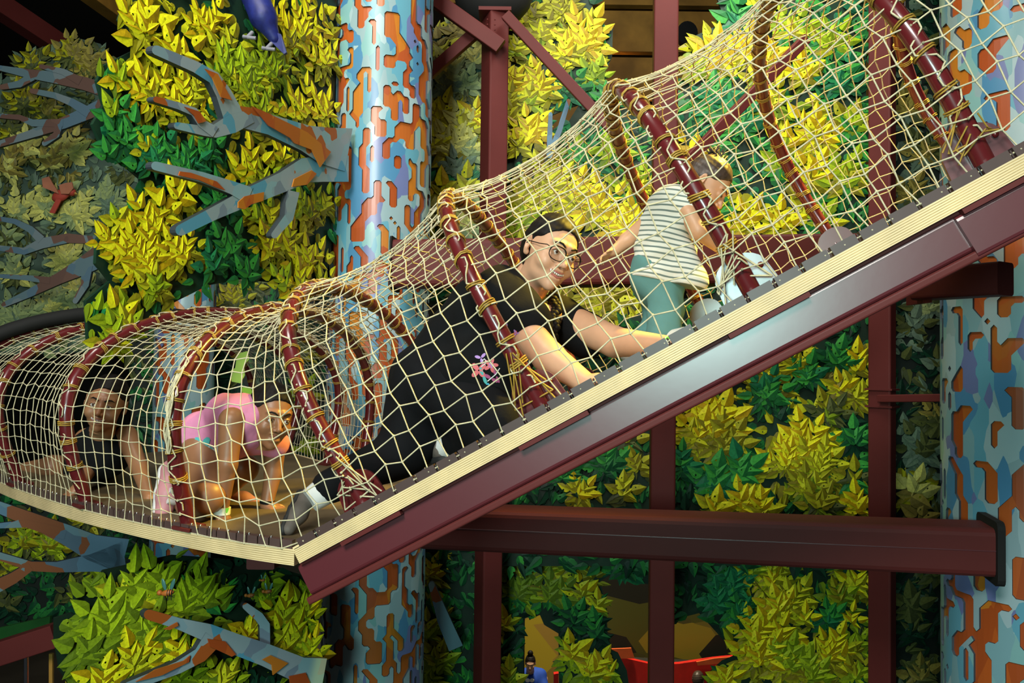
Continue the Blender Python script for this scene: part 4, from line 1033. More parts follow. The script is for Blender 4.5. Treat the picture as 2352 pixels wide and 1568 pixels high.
def hair_cap(res=.004, low=.0, front=0.0, thick=.0055):
    b = Blob((-.11, -.12, -.12), (.11, .15, .17), res)
    b.ell((0, .018, .030), (.075 + thick, .093 + thick, .09 + thick), .02); b.ell((0, .03, -.01), (.072 + thick * .5, .07 + thick, .075), .03)
    b.plane((0, -.066 + front, .072), (0, .78, .62))
    # clear the ears and cheeks
    for s in (-1, 1): b.ell((s * .09, -.035, -.02), (.035, .05, .06), .01, cut=True)
    b.ripple(.0007, 300, 2); return b
def put_head(root, M, skin, hair, scale=1.0, smile=True, child=False, glasses=False, hairm=HAIR, extra=None, lip=LIP, res=.0026, earring=False):
    X = M @ Matrix.Scale(scale, 4)
    T = lambda p: X @ Vector(p)
    me = head(skin, child, smile, res).mesh('head_skin', SK[skin], X)
    hc = hair_cap().mesh('hair', hairm, X)
    hs = [hc]
    if extra: hs += extra(X)
    link('hair', join_meshes('hair', hs) if len(hs) > 1 else hc, root)
    gaze = Vector((0.006, -1, -.02)).normalized()
    for s in (-1, 1):
        ey = MB().ball(T((s * .031, -.0765, 0)), .0132 * scale, n=14, m=10).build('eye', EYEW, root)
        c = Vector((s * .031, -.0765, 0)); f = c + gaze * .0118
        MB().ball(T(f), (.0050 * scale,) * 3, n=10, m=6).build('iris', IRIS, ey)
    for s in (-1, 1):
        br = MB(); br.tube([T((s * .012, -.0945, .022)), T((s * .024, -.0925, .029)), T((s * .036, -.086, .030)), T((s * .047, -.0745, .023))], [.0028 * scale, .0036 * scale, .003 * scale, .001 * scale], 6)
        br.build('eyebrow', hairm, root); br = MB(); br.tube([T((s * .018, -.0885, .002)), T((s * .024, -.0925, .0065)), T((s * .031, -.0935, .0075)), T((s * .039, -.0905, .006)), T((s * .0465, -.084, .001))], .0007 * scale, 5)
        br.build('eyelashes', hairm, root)
    l = MB()
    if smile:
        l.tube([T((-.034, -.0785, -.0485)), T((-.018, -.0895, -.0545)), T((-.005, -.0955, -.0560)), T((0, -.095, -.0568)), T((.005, -.0955, -.0560)), T((.018, -.0895, -.0545)), T((.034, -.0785, -.0485))], [.0008, .0024, .003, .0026, .003, .0024, .0008], 7)
        l.tube([T((-.034, -.0785, -.0495)), T((-.018, -.0885, -.0665)), T((0, -.0935, -.0715)), T((.018, -.0885, -.0665)), T((.034, -.0785, -.0495))], [.0008, .0030, .004, .0030, .0008], 7)
    else:
        l.tube([T((-.021, -.086, -.0595)), T((-.006, -.0945, -.0565)), T((0, -.0945, -.0575)), T((.006, -.0945, -.0565)), T((.021, -.086, -.0595))], [.0008, .0028, .0026, .0028, .0008], 7)
        l.tube([T((-.020, -.086, -.0605)), T((0, -.0935, -.0645)), T((.020, -.086, -.0605))], [.0008, .0038, .0008], 7)
    l.build('lips', lip, root)
    if smile:
        t = MB(); n = 8
        for k in range(n):
            x = (k - (n - 1) / 2) * .0068
            t.ball(T((x, -.0925 + abs(x) ** 2 * 12, -.0608 + abs(x) * .18)), (.0035 * scale, .0022 * scale, .0050 * scale), n=8, m=5, mtx=M.to_3x3())
        t.build('teeth', TEETH, root)
    if glasses:
        g = MB(); gm = lm('glasses_frame', (.006, .006, .007), rough=.5, spec=.2)
        for s in (-1, 1):
            P = []
            for k in range(20):
                a = 2 * math.pi * k / 20; rx, rz = .0265, .0215
                x = s * .0325 + rx * math.copysign(abs(math.cos(a)) ** .8, math.cos(a)); z = -.005 + rz * math.copysign(abs(math.sin(a)) ** .8, math.sin(a))
                P.append(T((x, -.1045 + .10 * (abs(x) / .06) ** 2 * .12, z)))
            g.tube(P, [.0026 if 0 < k < 10 else .0016 for k in range(20)], 6, closed=True)
            g.tube([T((s * .0585, -.094, .004)), T((s * .070, -.085, .008)), T((s * .078, -.05, .004)), T((s * .083, .005, .004)), T((s * .083, .02, -.01))], .0016, 5)
        g.tube([T((-.008, -.104, -.001)), T((0, -.107, .0025)), T((.008, -.104, -.001))], .0015, 5)
        g.build('glasses', gm, root)
        ln = MB(); gl = bpy.data.materials.new('lens_glass'); gl.use_nodes = True; p = gl.node_tree.nodes['Principled BSDF']
        p.inputs['Transmission Weight'].default_value = 1; p.inputs['IOR'].default_value = 1.02; p.inputs['Roughness'].default_value = 0; p.inputs['Alpha'].default_value = .25
        for s in (-1, 1):
            P = [T((s * .0325 + .0255 * math.cos(2 * math.pi * k / 20), -.103 + .012 * (abs(s * .0325 + .0255 * math.cos(2 * math.pi * k / 20)) / .06) ** 2, -.005 + .0205 * math.sin(2 * math.pi * k / 20))) for k in range(20)]
            ln.extrude(P, (X.to_3x3() @ Vector((0, .001, 0))))
        ln.build('lenses', gl, root)
    if earring: MB().ball(T((-.082, -.002, -.036)), .003).build('earring', CHROME, root)
    return me
def hmat(c, yaw, pitch=0, roll=0):
    """head matrix: yaw>0 turns the face to picture right, pitch>0 looks down, roll>0 tilts the crown to picture right"""
    return Matrix.Translation(c) @ Matrix.Rotation(roll, 4, 'Y') @ Matrix.Rotation(yaw, 4, 'Z') @ Matrix.Rotation(pitch, 4, 'X')

def hand(b, w, d, nrm, s=1.0, side=1, curl=.5, spread=.22):
    """palm from wrist w along d, palm faces nrm; thumb toward side"""
    w, d, n = Vector(w), Vector(d).normalized(), Vector(nrm); n = (n - d * n.dot(d)).normalized(); x = d.cross(n) * side
    pl = .078 * s
    b.cap(w, w + d * .03 * s, .024 * s, .026 * s, .012)
    for k in range(4):
        o = (k - 1.5) * .0185 * s
        b.cap(w + d * .012 * s + x * o * .6, w + d * pl + x * o, .0125 * s, .0108 * s, .008)
    lens = [.058, .070, .074, .066]; 
    for k in range(4):
        o = (1.5 - k) * .0185 * s; L = [.052, .066, .071, .063][k] * s if side else 0
        L = [.063, .071, .066, .052][k] * s
        p = w + d * pl + x * o; a = (1.5 - k) * spread * .5
        dd = (d * math.cos(a) + x * math.sin(a)).normalized(); c = 0
        for j, fr in enumerate((.45, .30, .25)):
            c += curl * (.35 + .4 * j); q = p + (dd * math.cos(c) + n * math.sin(c)) * L * fr
            b.cap(p, q, (.0088 - .0008 * j) * s, (.0082 - .0008 * j) * s, .003); p = q
    p = w + d * .022 * s + x * .022 * s; q = p + (d * .62 + x * .75 + n * .15).normalized() * .034 * s
    b.cap(p, q, .0125 * s, .010 * s, .006); q2 = q + (d * .85 + x * .45 + n * .25).normalized() * .028 * s; b.cap(q, q2, .0098 * s, .008 * s, .004)
    return b
def limb(pts, rs, m, name='limb', h=.005, k=.012, hand_args=None):
    h = max(h, .0035)
    P = [Vector(p) for p in pts]; R = max(rs) + .03; ex = .2 if hand_args else 0
    lo = [min(p[i] for p in P) - R - ex for i in range(3)]; hi = [max(p[i] for p in P) + R + ex for i in range(3)]
    b = Blob(lo, hi, h)
    for i in range(len(P) - 1): b.cap(P[i], P[i + 1], rs[i], rs[i + 1], k)
    if hand_args: hand(b, P[-1], *hand_args[:2], **hand_args[2])
    return b.mesh(name, m)
def cloth(name, m, prims, root, h=.008, rip=.0018, fr=40, seed=0, cuts=()):
    A = [Vector(p) for pr in prims for p in ((pr[0], pr[1]) if len(pr) > 3 else (pr[0],))]
    R = max((max(pr[2], pr[3]) if len(pr) > 3 else max(pr[1]) if hasattr(pr[1], '__len__') else pr[1]) for pr in prims) + .05
    b = Blob([min(p[i] for p in A) - R for i in range(3)], [max(p[i] for p in A) + R for i in range(3)], h)
    for pr in prims:
        if len(pr) > 3: b.cap(pr[0], pr[1], pr[2], pr[3], pr[4] if len(pr) > 4 else .03)
        else: b.ell(pr[0], pr[1], .05)
    if rip: b.ripple(rip, fr, seed)
    for p, n in cuts: b.plane(p, n)
    me = b.mesh(name, m); return link(name, me, root), me
def bvh(*mes):
    V, Q = [], []
    for me in mes:
        o = len(V); V += [v.co.copy() for v in me.vertices]; Q += [[i + o for i in p.vertices] for p in me.polygons]
    return BVHTree.FromPolygons(V, Q)
def on_cloth(t, px, py, lift=.003):
    d = ray(px, py).normalized(); h = t.ray_cast(Vector((0, 0, 0)), d)
    return (h[0] + h[1] * lift * (1 if h[1].dot(d) < 0 else -1), h[1] if h[1].dot(d) < 0 else -h[1]) if h[0] else (None, None)
def petals(t, mbs, px, py, r, n, pts=9, rot=0., asp=.5):
    """flat petals laid on the cloth, px units; mbs = MB collector"""
    for k in range(n):
        a = rot + 2 * math.pi * k / n; c = (px + r * .55 * math.cos(a), py + r * .55 * math.sin(a)); P = []
        for j in range(pts):
            b = 2 * math.pi * j / pts; x, y = r * .5 * math.cos(b), r * .5 * asp * math.sin(b)
            q, nn = on_cloth(t, c[0] + x * math.cos(a) - y * math.sin(a), c[1] + x * math.sin(a) + y * math.cos(a))
            if q is None: return
            P.append(q)
        mbs.add(P, [tuple(range(pts))[::-1]])
def swirl(t, mb, pts, w=1.6):
    P = [on_cloth(t, x, y)[0] for x, y in pts]
    if any(p is None for p in P): return
    if max((P[i] - P[i + 1]).length for i in range(len(P) - 1)) < .08: mb.tube(P, w / F * 2.4, 5)
def shoe(root, c, fw, up, m1, m2, s=1.0, name='shoe'):
    """sneaker / shoe: c heel-centre on the sole, fw toward the toe"""
    c, f, u = Vector(c), Vector(fw).normalized(), Vector(up); u = (u - f * u.dot(f)).normalized(); x = f.cross(u)
    b = Blob([c[i] - .3 * s for i in range(3)], [c[i] + .3 * s for i in range(3)], .0055)
    P = lambda a, h, w=0: c + f * a * s + u * h * s + x * w * s
    b.cap(P(.03, .045), P(.12, .045), .036 * s, .038 * s, .02); b.cap(P(.12, .04), P(.205, .03), .037 * s, .028 * s, .02); b.cap(P(.02, .05), P(.025, .085), .034 * s, .034 * s, .02)
    b.plane(P(0, .016), u); o = link(name, b.mesh(name, m1), root)
    b = Blob([c[i] - .3 * s for i in range(3)], [c[i] + .3 * s for i in range(3)], .0055)
    b.cap(P(.02, .012), P(.11, .012), .037 * s, .036 * s, .01); b.cap(P(.11, .012), P(.205, .012), .038 * s, .032 * s, .01); b.plane(P(0, .0), u); b.plane(P(0, .024), -u)
    l = link('sole', b.mesh('sole', m2), root)
    return o, P
BLKC = lm('black_cotton', (.005, .0055, .0065), rough=.9, var=.25, scale=10, bump=.3, spec=.2)
BLKP = lm('black_pants', (.004, .0045, .006), rough=.85, var=.2, scale=10, bump=.3, spec=.2)
SOCK = lm('white_sock', (.72, .74, .72), rough=.9, bump=.4); DSHOE = lm('dark_grey_shoe', (.12, .10, .085), rough=.7, var=.2, bump=.4); DSOLE = lm('black_sole', (.015, .015, .015), rough=.7)

# ------------------------------------------------------------------ woman in black
wm = thing('person', 'woman with glasses and dark braid in black T-shirt and pants, crawling up the ramp smiling', 'person', at(955, 1000, 2.75))
Hp, Ch = at(1012, 855, 2.86), at(1125, 735, 2.76)
body = []
hM = hmat(at(1264, 578, 2.66), math.radians(31), math.radians(4), math.radians(20))
def braid(X):
    m = MB(); P = [X @ Vector((.02, .10, -.05))] + [at(x, y, Y) for x, y, Y in ((1262, 640, 2.84), (1275, 690, 2.74), (1276, 730, 2.68), (1270, 775, 2.66))]
    Q = smooth_path([Vector(p) for p in P], 6); o = []
    for i, p in enumerate(Q):
        for s in (-1, 1): m.ball(p + Vector((s * .009 * math.cos(i * 1.2), 0, .004 * s)), (.013, .012, .014), n=8, m=5)
    return [m.mesh('braid', HAIR)]
head_me = put_head(wm, hM, 'w', HAIR, 1.06, True, False, True, extra=braid, res=.0023)
body.append(head_me)
body.append(limb([at(1185, 690, 2.78), at(1222, 645, 2.74), at(1246, 612, 2.71)], [.080, .060, .056], SK['w'], k=.03))
elN, wrN = at(1262, 822, 2.36), at(1352, 884, 2.22)
body.append(limb([at(1165, 715, 2.52), elN, wrN], [.056, .048, .029], SK['w'], h=.0045, hand_args=(RT * .9 - NN * .1 - RU * .12, -RU, dict(s=.95, side=-1, curl=.25))))
elF, wrF = at(1412, 785, 2.62), at(1545, 795, 2.36)
body.append(limb([at(1330, 748, 2.74), elF, wrF], [.058, .050, .029], SK['w'], h=.0045, hand_args=(RT * .95 + NN * .05 - RU * .10, -RU, dict(s=.95, side=1, curl=.25))))
body.append(limb([at(1190, 690, 2.78), Ch, Hp], [.07, .09, .09], SK['w'], h=.02)); body.append(limb([at(1165, 715, 2.56), at(1180, 715, 2.72), at(1330, 748, 2.76)], [.04, .06, .04], SK['w'], h=.012))
link('body', join_meshes('body', body), wm)
sh, shme = cloth('shirt', BLKC, [(Hp, Ch, .150, .155, .06), (at(1115, 700, 2.70), at(1170, 735, 2.70), .10, .09, .05), (at(1095, 850, 2.62), at(1175, 812, 2.60), .11, .085, .06), (at(1050, 890, 2.70), at(1135, 905, 2.60), .12, .075, .05),
                         (at(1200, 735, 2.78), at(1288, 732, 2.82), .085, .07, .04), (at(1145, 680, 2.60), at(1205, 738, 2.47), .098, .086, .03), (at(1290, 728, 2.80), at(1352, 770, 2.74), .080, .078, .03), (at(1170, 830, 2.55), at(1215, 830, 2.52), .06, .03, .03)],
               wm, h=.009, rip=.0045, fr=30, cuts=())
# cut the sleeves and neck: shirt verts beyond cuffs are trimmed by planes in small local blocks
pa, _ = cloth('pants', BLKP, [(Hp, at(1005, 870, 2.84), .145, .15, .05), (at(985, 890, 2.80), at(935, 1020, 2.74), .135, .098, .05), (at(925, 1035, 2.74), at(760, 1115, 2.58), .085, .058, .03),
                              (at(1000, 885, 2.74), at(1130, 970, 2.50), .13, .095, .05), (at(1135, 985, 2.50), at(1058, 1012, 2.68), .08, .062, .03)], wm, h=.010, rip=.004, fr=32, seed=3)
MB().tube([at(755, 1120, 2.58), at(712, 1150, 2.55)], [.048, .04], 12).build('sock', SOCK, wm); MB().tube([at(1062, 1010, 2.68), at(1012, 1030, 2.76)], [.052, .042], 12).build('sock', SOCK, wm)
shoe(wm, at(690, 1135, 2.62), at(655, 1205, 2.52) - at(690, 1135, 2.62), Vector((.85, -.1, .25)), DSHOE, DSOLE, .72)
shoe(wm, at(1030, 1060, 2.72), at(975, 1040, 2.86) - at(1040, 1030, 2.74), Vector((.1, -.2, 1)), DSHOE, DSOLE, .95)
T = bvh(shme)
cols = {'coral': (.75, .16, .18), 'lilac': (.45, .25, .65), 'teal': (.08, .45, .45), 'aqua': (.06, .42, .62), 'plum': (.40, .08, .22), 'gold': (.80, .45, .02), 'white': (.75, .78, .80)}
pm = {k: MB() for k in cols}
petals(T, pm['aqua'], 1117, 900, 21, 8, rot=.2); petals(T, pm['coral'], 1100, 850, 20, 4, rot=2.4, asp=.6); petals(T, pm['coral'], 1128, 838, 17, 5); petals(T, pm['plum'], 1128, 868, 17, 2, rot=.5)
petals(T, pm['plum'], 1140, 862, 17, 2, rot=1.2, asp=.4); petals(T, pm['teal'], 1110, 862, 20, 2, rot=1.2, asp=.4); petals(T, pm['lilac'], 1105, 822, 14, 3, rot=3.4); petals(T, pm['lilac'], 1128, 838, 7, 5)
petals(T, pm['coral'], 1182, 772, 14, 3, rot=.8); petals(T, pm['lilac'], 1164, 757, 16, 2, rot=1.6, asp=.4); petals(T, pm['lilac'], 1186, 764, 9, 3); petals(T, pm['gold'], 1174, 798, 24, 2, rot=.3, asp=.7); petals(T, pm['teal'], 1210, 822, 14, 1, rot=2.6)
petals(T, pm['gold'], 1118, 900, 5, 4)
for P in ([(1108, 830), (1113, 824), (1118, 830), (1113, 837), (1106, 842)], [(1120, 875), (1140, 858), (1148, 845)], [(1162, 770), (1168, 784), (1182, 790), (1196, 786)], [(1190, 800), (1200, 806), (1196, 822), (1186, 828), (1190, 838)], [(1208, 812), (1216, 822), (1214, 836)]): swirl(T, pm['white'], P)
for k, m in pm.items():
    if m.v: m.build('printed_flower', lm('print_' + k, cols[k], rough=.6, var=.05), wm, label=k + ' part of the flower print on the shirt')
# wristband
def band(root, p, d, r, m, name, w=.012):
    d = Vector(d).normalized(); MB().prism(Vector(p) - d * w, Vector(p) + d * w, [(r * math.cos(2 * math.pi * i / 14), r * math.sin(2 * math.pi * i / 14)) for i in range(14)], d.orthogonal().normalized(), d.cross(d.orthogonal().normalized()), 0, True).build(name, m, root)
BANDM = camo('wristband_print', [(.75, .85, .7), (.15, .6, .1), (.8, .85, .8)], 60, 1, .4, 0)
band(wm, wrF, wrF - elF, .032, BANDM, 'wristband')

# ------------------------------------------------------------------ striped shirt child
STR = bpy.data.materials.new('striped_cotton'); STR.use_nodes = True; nt = STR.node_tree; pb = nt.nodes['Principled BSDF']; pb.inputs['Roughness'].default_value = .85
tc = nt.nodes.new('ShaderNodeTexCoord'); wv = nt.nodes.new('ShaderNodeTexWave'); wv.bands_direction = 'Z'; wv.inputs['Scale'].default_value = 17; wv.inputs['Distortion'].default_value = .6
mpg = nt.nodes.new('ShaderNodeMapping'); mpg.inputs['Rotation'].default_value = (0, -.22, 0); nt.links.new(tc.outputs['Object'], mpg.inputs[0]); nt.links.new(mpg.outputs[0], wv.inputs[0])
cr = nt.nodes.new('ShaderNodeValToRGB'); cr.color_ramp.elements[0].position = .18; cr.color_ramp.elements[0].color = (.16, .22, .20, 1); cr.color_ramp.elements[1].position = .30; cr.color_ramp.elements[1].color = (.78, .80, .72, 1)
nt.links.new(wv.outputs['Fac'], cr.inputs[0]); nt.links.new(cr.outputs[0], pb.inputs['Base Color'])
TEALP = lm('teal_pants', (.10, .25, .24), rough=.9, var=.1, bump=.3)
kc = thing('person', 'small child in striped white top and teal pants standing bent on the ramp', 'person', at(1530, 790, 2.8))
kb = []
def tuft(X):
    m = MB()
    rr = random.Random(4)
    for i in range(40):
        a = rr.uniform(0, 6.28); p = X @ Vector((.02 * math.cos(a), .05 + .03 * math.sin(a), .115)); q = p + Vector((rr.uniform(-.03, .03), rr.uniform(-.02, .03), rr.uniform(.01, .03)))
        m.tube([p, (p + q) / 2 + Vector((rr.uniform(-.01, .01),) * 3), q], [.004, .003, .001], 4)
    return [m.mesh('tuft', HAIRB)]
kb.append(put_head(kc, hmat(at(1624, 424, 2.78), math.radians(68), math.radians(38), math.radians(8)), 'c', HAIRB, .82, False, True, hairm=HAIRB, extra=tuft, res=.003))
kb.append(limb([at(1560, 480, 2.8), at(1600, 448, 2.79)], [.05, .04], SK['c']))
kb.append(limb([at(1498, 505, 2.82), at(1440, 552, 2.86), at(1414, 574, 2.84)], [.034, .027, .019], SK['c'], h=.004, hand_args=(Vector((-.8, 0, -.5)), Vector((.3, -.4, -.8)), dict(s=.55, side=1, curl=.6))))
kb.append(limb([at(1582, 490, 2.72), at(1604, 530, 2.70), at(1650, 566, 2.76)], [.036, .030, .021], SK['c'], h=.004, hand_args=(Vector((.8, .2, -.4)), -RU, dict(s=.55, side=1, curl=.5))))
kb.append(limb([at(1498, 505, 2.82), at(1545, 485, 2.8), at(1582, 490, 2.74)], [.03, .04, .03], SK['c'], h=.01))
link('body', join_meshes('body', kb), kc)
cloth('shirt', STR, [(at(1545, 475, 2.8), at(1520, 580, 2.82), .078, .088, .04), (at(1520, 580, 2.82), at(1515, 630, 2.82), .09, .10, .04), (at(1520, 482, 2.82), at(1498, 506, 2.83), .055, .042, .03), (at(1565, 470, 2.77), at(1584, 492, 2.73), .058, .046, .03), (at(1570, 590, 2.76), at(1590, 640, 2.72), .05, .055, .04)], kc, h=.006, rip=.0034, fr=55, seed=5,
      cuts=((at(1520, 652, 2.82), Vector((.25, 0, 1))),))
cloth('pants', TEALP, [(at(1510, 620, 2.83), at(1510, 640, 2.83), .098, .096, .04), (at(1525, 640, 2.80), at(1530, 710, 2.76), .072, .058, .03), (at(1530, 710, 2.76), at(1522, 775, 2.72), .055, .062, .03), (at(1500, 650, 2.88), at(1515, 730, 2.9), .072, .05, .03), (at(1515, 730, 2.9), at(1470, 800, 2.9), .05, .05, .03)], kc, h=.006, rip=.0032, fr=50, seed=6)
WSH = lm('white_shoe', (.6, .62, .58), rough=.6)
shoe(kc, at(1440, 835, 2.9), RT, RU, WSH, WSH, .62)
shoe(kc, at(1500, 815, 2.70), RT, RU, WSH, WSH, .62)

# ------------------------------------------------------------------ girl in pink
PINK = lm('pink_cotton', (.72, .26, .45), rough=.85, var=.06, bump=.3); PSH = lm('pink_sneaker', (.62, .27, .30), rough=.5); WSO = lm('white_sneaker', (.75, .75, .73), rough=.45)
gp = thing('person', 'girl in a sleeveless pink top and black shorts crawling on the curved deck', 'person', at(470, 1190, 2.75))
gb = []
def pony(X):
    m = MB(); m.ball(X @ Vector((0, .10, .06)), .03); m.tube([X @ Vector((0, .11, .05)), X @ Vector((0, .14, .0)), X @ Vector((.01, .12, -.08))], [.022, .028, .008], 10); return [m.mesh('pony', HAIR)]
gb.append(put_head(gp, hmat(at(622, 952, 2.84), math.radians(38), math.radians(6), math.radians(10)), 'b', HAIR, .93, False, True, extra=pony, lip=LIPB, res=.0027, earring=True))
gb.append(limb([at(560, 985, 2.86), at(596, 985, 2.86), at(608, 975, 2.86)], [.07, .045, .042], SK['b'], k=.03))
gb.append(limb([at(533, 965, 2.74), at(523, 1065, 2.72), at(508, 1178, 2.74)], [.045, .032, .022], SK['b'], h=.0045, hand_args=(Vector((.35, -.1, -.6)), Vector((0, .2, -1)), dict(s=.78, side=-1, curl=.2))))
gb.append(limb([at(632, 1010, 2.98), at(628, 1085, 2.98), at(612, 1160, 2.95)], [.042, .032, .022], SK['b'], h=.0045, hand_args=(Vector((.8, -.3, -.25)), Vector((0, .2, -1)), dict(s=.78, side=1, curl=.2))))
gb.append(limb([at(458, 1040, 2.84), at(478, 1140, 2.70), at(440, 1165, 2.84), at(405, 1140, 2.92)], [.07, .052, .045, .03], SK['b'], k=.02))
gb.append(limb([at(510, 1030, 3.05), at(560, 1075, 2.98), at(500, 1140, 3.08)], [.07, .05, .035], SK['b'], k=.02))
link('body', join_meshes('body', gb), gp)
_, pme = cloth('top', PINK, [(at(475, 1010, 2.9), at(560, 975, 2.86), .105, .10, .05), (at(555, 965, 2.82), at(590, 975, 2.88), .085, .065, .04), (at(590, 1000, 2.9), at(630, 1020, 2.96), .055, .05, .04), (at(515, 945, 2.84), at(545, 945, 2.86), .06, .05, .03), (at(455, 1020, 2.9), at(470, 1040, 2.88), .095, .07, .04)], gp, h=.006, rip=.003, fr=50, seed=8)
cloth('shorts', BLKC, [(at(448, 1030, 2.94), at(455, 1050, 2.88), .098, .088, .04), (at(450, 1045, 2.9), at(465, 1085, 2.80), .09, .072, .03), (at(480, 1040, 3.0), at(530, 1055, 3.0), .085, .065, .03)], gp, h=.008)
T = bvh(pme); tb = MB(); wb = MB(); petals(T, tb, 466, 1026, 26, 5, rot=.3, asp=.6); petals(T, wb, 492, 1040, 20, 4, rot=.8, asp=.8)
if tb.v: tb.build('printed_patch', lm('print_turq', (.1, .55, .55), rough=.6), gp, label='turquoise print on the pink top')
if wb.v: wb.build('printed_patch', lm('print_w', (.8, .8, .8), rough=.6), gp, label='white print on the pink top')
o, P = shoe(gp, at(385, 1075, 2.95), at(368, 1180, 2.86) - at(385, 1075, 2.95), Vector((-.5, .55, -.1)) * -1, PSH, WSO, .98, 'sneaker')
st = MB()
for k in range(3): st.tube([P(.06 + .04 * k, .05, -.038), P(.08 + .04 * k, .082, -.012), P(.08 + .04 * k, .084, .012)], .010, 8)
st.build('sneaker_stripes', WSO, gp)
shoe(gp, at(505, 1160, 3.12), Vector((1, -.2, -.1)), UP, PSH, WSO, .8, 'sneaker')
band(gp, at(510, 1172, 2.74), Vector((.05, 0, 1)), .028, BANDM, 'wristband'); band(gp, at(614, 1152, 2.95), Vector((.1, 0, 1)), .027, BLKC, 'black_wristband', .006)

# ------------------------------------------------------------------ girl in black tank top
gt = thing('person', 'girl in a black tank top crawling behind the hoop at the left, looking out', 'person', at(230, 1140, 3.4))
tbd = []
tbd.append(put_head(gt, hmat(at(244, 925, 3.22), math.radians(14), math.radians(3), math.radians(12)), 'd', HAIR, .93, True, True, lip=LIPB, res=.003, extra=lambda X: [MB().ball(X @ Vector((0, .11, .05)), .045).mesh('bun', HAIR)]))
tbd.append(limb([at(238, 1000, 3.33), at(236, 970, 3.28)], [.055, .042], SK['d'], k=.03))
tbd.append(limb([at(200, 1010, 3.36), at(245, 1018, 3.36), at(285, 1005, 3.36)], [.05, .075, .05], SK['d'], k=.04))
tbd.append(limb([at(290, 1000, 3.34), at(318, 1070, 3.26), at(342, 1145, 3.12)], [.044, .033, .021], SK['d'], hand_args=(Vector((.4, -.4, -.7)), Vector((0, .2, -1)), dict(s=.78, side=1, curl=.2))))
tbd.append(limb([at(198, 1010, 3.36), at(205, 1075, 3.32), at(180, 1120, 3.18)], [.044, .033, .021], SK['d'], hand_args=(Vector((-.5, -.4, -.5)), Vector((0, .2, -1)), dict(s=.78, side=-1, curl=.2))))
tbd.append(limb([at(190, 1080, 3.9), at(120, 1075, 3.75), at(60, 1080, 3.9)], [.08, .055, .04], SK['d'], k=.03))
link('body', join_meshes('body', tbd), gt)
cloth('tank_top', BLKC, [(at(242, 1040, 3.37), at(215, 1065, 3.75), .105, .10, .05), (at(208, 1020, 3.36), at(280, 1025, 3.36), .06, .055, .05), (at(213, 990, 3.34), at(210, 1020, 3.32), .022, .03, .02), (at(277, 990, 3.34), at(280, 1020, 3.32), .022, .03, .02)], gt, h=.008, seed=9)
cloth('shorts', BLKC, [(at(205, 1070, 3.8), at(185, 1085, 3.95), .11, .11, .04)], gt, h=.012)
band(gt, at(186, 1112, 3.2), Vector((-.4, -.3, -.6)), .026, BANDM, 'wristband')

# ------------------------------------------------------------------ seated person far below
fp = thing('person', 'distant person with a hair bun in a blue T-shirt, seen low through the opening', 'person', at(1220, 1600, 11.8))
FB = lm('blue_cotton', (.01, .06, .42), rough=.8)
hm = put_head(fp, hmat(at(1218, 1522, 11.6), math.radians(-4), math.radians(14), 0), 'w', HAIR, .92, False, False, res=.006, extra=lambda X: [MB().ball(X @ Vector((0, .03, .15)), .042).mesh('bun', HAIR)])
link('body', join_meshes('body', [hm, limb([at(1218, 1556, 11.8), at(1218, 1524, 11.66)], [.07, .05], SK['w'], h=.01),
     limb([at(1196, 1560, 11.8), at(1190, 1600, 11.7)], [.06, .045], SK['w'], h=.01), limb([at(1246, 1560, 11.8), at(1250, 1600, 11.7)], [.06, .045], SK['w'], h=.01), limb([at(1196, 1560, 11.8), at(1218, 1556, 11.8), at(1246, 1560, 11.8)], [.08, .10, .08], SK['w'], h=.01)]), fp)
cloth('shirt', FB, [(at(1220, 1560, 11.8), at(1220, 1640, 11.8), .17, .19, .08), (at(1200, 1548, 11.8), at(1240, 1548, 11.8), .085, .085, .05), (at(1198, 1552, 11.8), at(1191, 1580, 11.7), .085, .075, .04), (at(1242, 1552, 11.8), at(1249, 1580, 11.7), .085, .075, .04)], fp, h=.016, rip=.003, fr=20)
MB().ball(at(1212, 1562, 11.58), (.035, .01, .03)).ball(at(1222, 1562, 11.58), (.035, .01, .03)).build('printed_patch', WSO, fp)
fq = thing('person', 'distant brown haired head of a person low beside the middle post, before the red panel', 'person', at(1604, 1640, 11.6))
hm = put_head(fq, hmat(at(1604, 1560, 11.6), math.radians(150), math.radians(10), 0), 'c', HAIRB, 1.0, False, False, hairm=HAIRB, res=.006)
link('body', join_meshes('body', [hm, limb([at(1604, 1575, 11.6), at(1604, 1620, 11.6)], [.06, .17], SK['c'], h=.012)]), fq)
# ------------------------------------------------------------------ birds and bees
PB = lm('parrot_blue', (.012, .02, .16), rough=.5, var=.3, scale=30); GREY = lm('claw_grey', (.2, .2, .24), rough=.6)
pr = thing('parrot', 'dark blue parrot perched in the yellow leaves at the top, left of the big trunk', 'bird', at(600, 60, 3.95))
b = Blob(at(600, 20, 3.9) - Vector((.4, .2, .35)), at(600, 20, 3.9) + Vector((.4, .2, .35)), .007)
b.cap(at(572, -40, 3.9), at(605, 40, 3.9), .07, .065, .03); b.cap(at(605, 40, 3.9), at(630, 88, 3.92), .06, .03, .02); link('body', b.mesh('body', PB), pr)
MB().extrude([at(618, 70, 3.9), at(645, 78, 3.9), at(658, 120, 3.92), at(652, 124, 3.92), at(622, 95, 3.9)], (0, .02, 0)).build('tail', PB, pr)
f = MB()
for x, y in ((568, 86), (612, 112)):
    f = MB(); f.tube([at(x + 12, y - 12, 3.88), at(x, y, 3.86), at(x - 10, y - 2, 3.86)], .01, 6); f.tube([at(x, y, 3.86), at(x + 20, y + 2, 3.86)], .009, 6); f.build('foot', GREY, pr)
RB = lm('bird_red', (.42, .05, .03), rough=.7); rbd = thing('red_bird', 'small red bird with raised wings flying on the far left mural', 'bird', at(140, 450, 6.8))
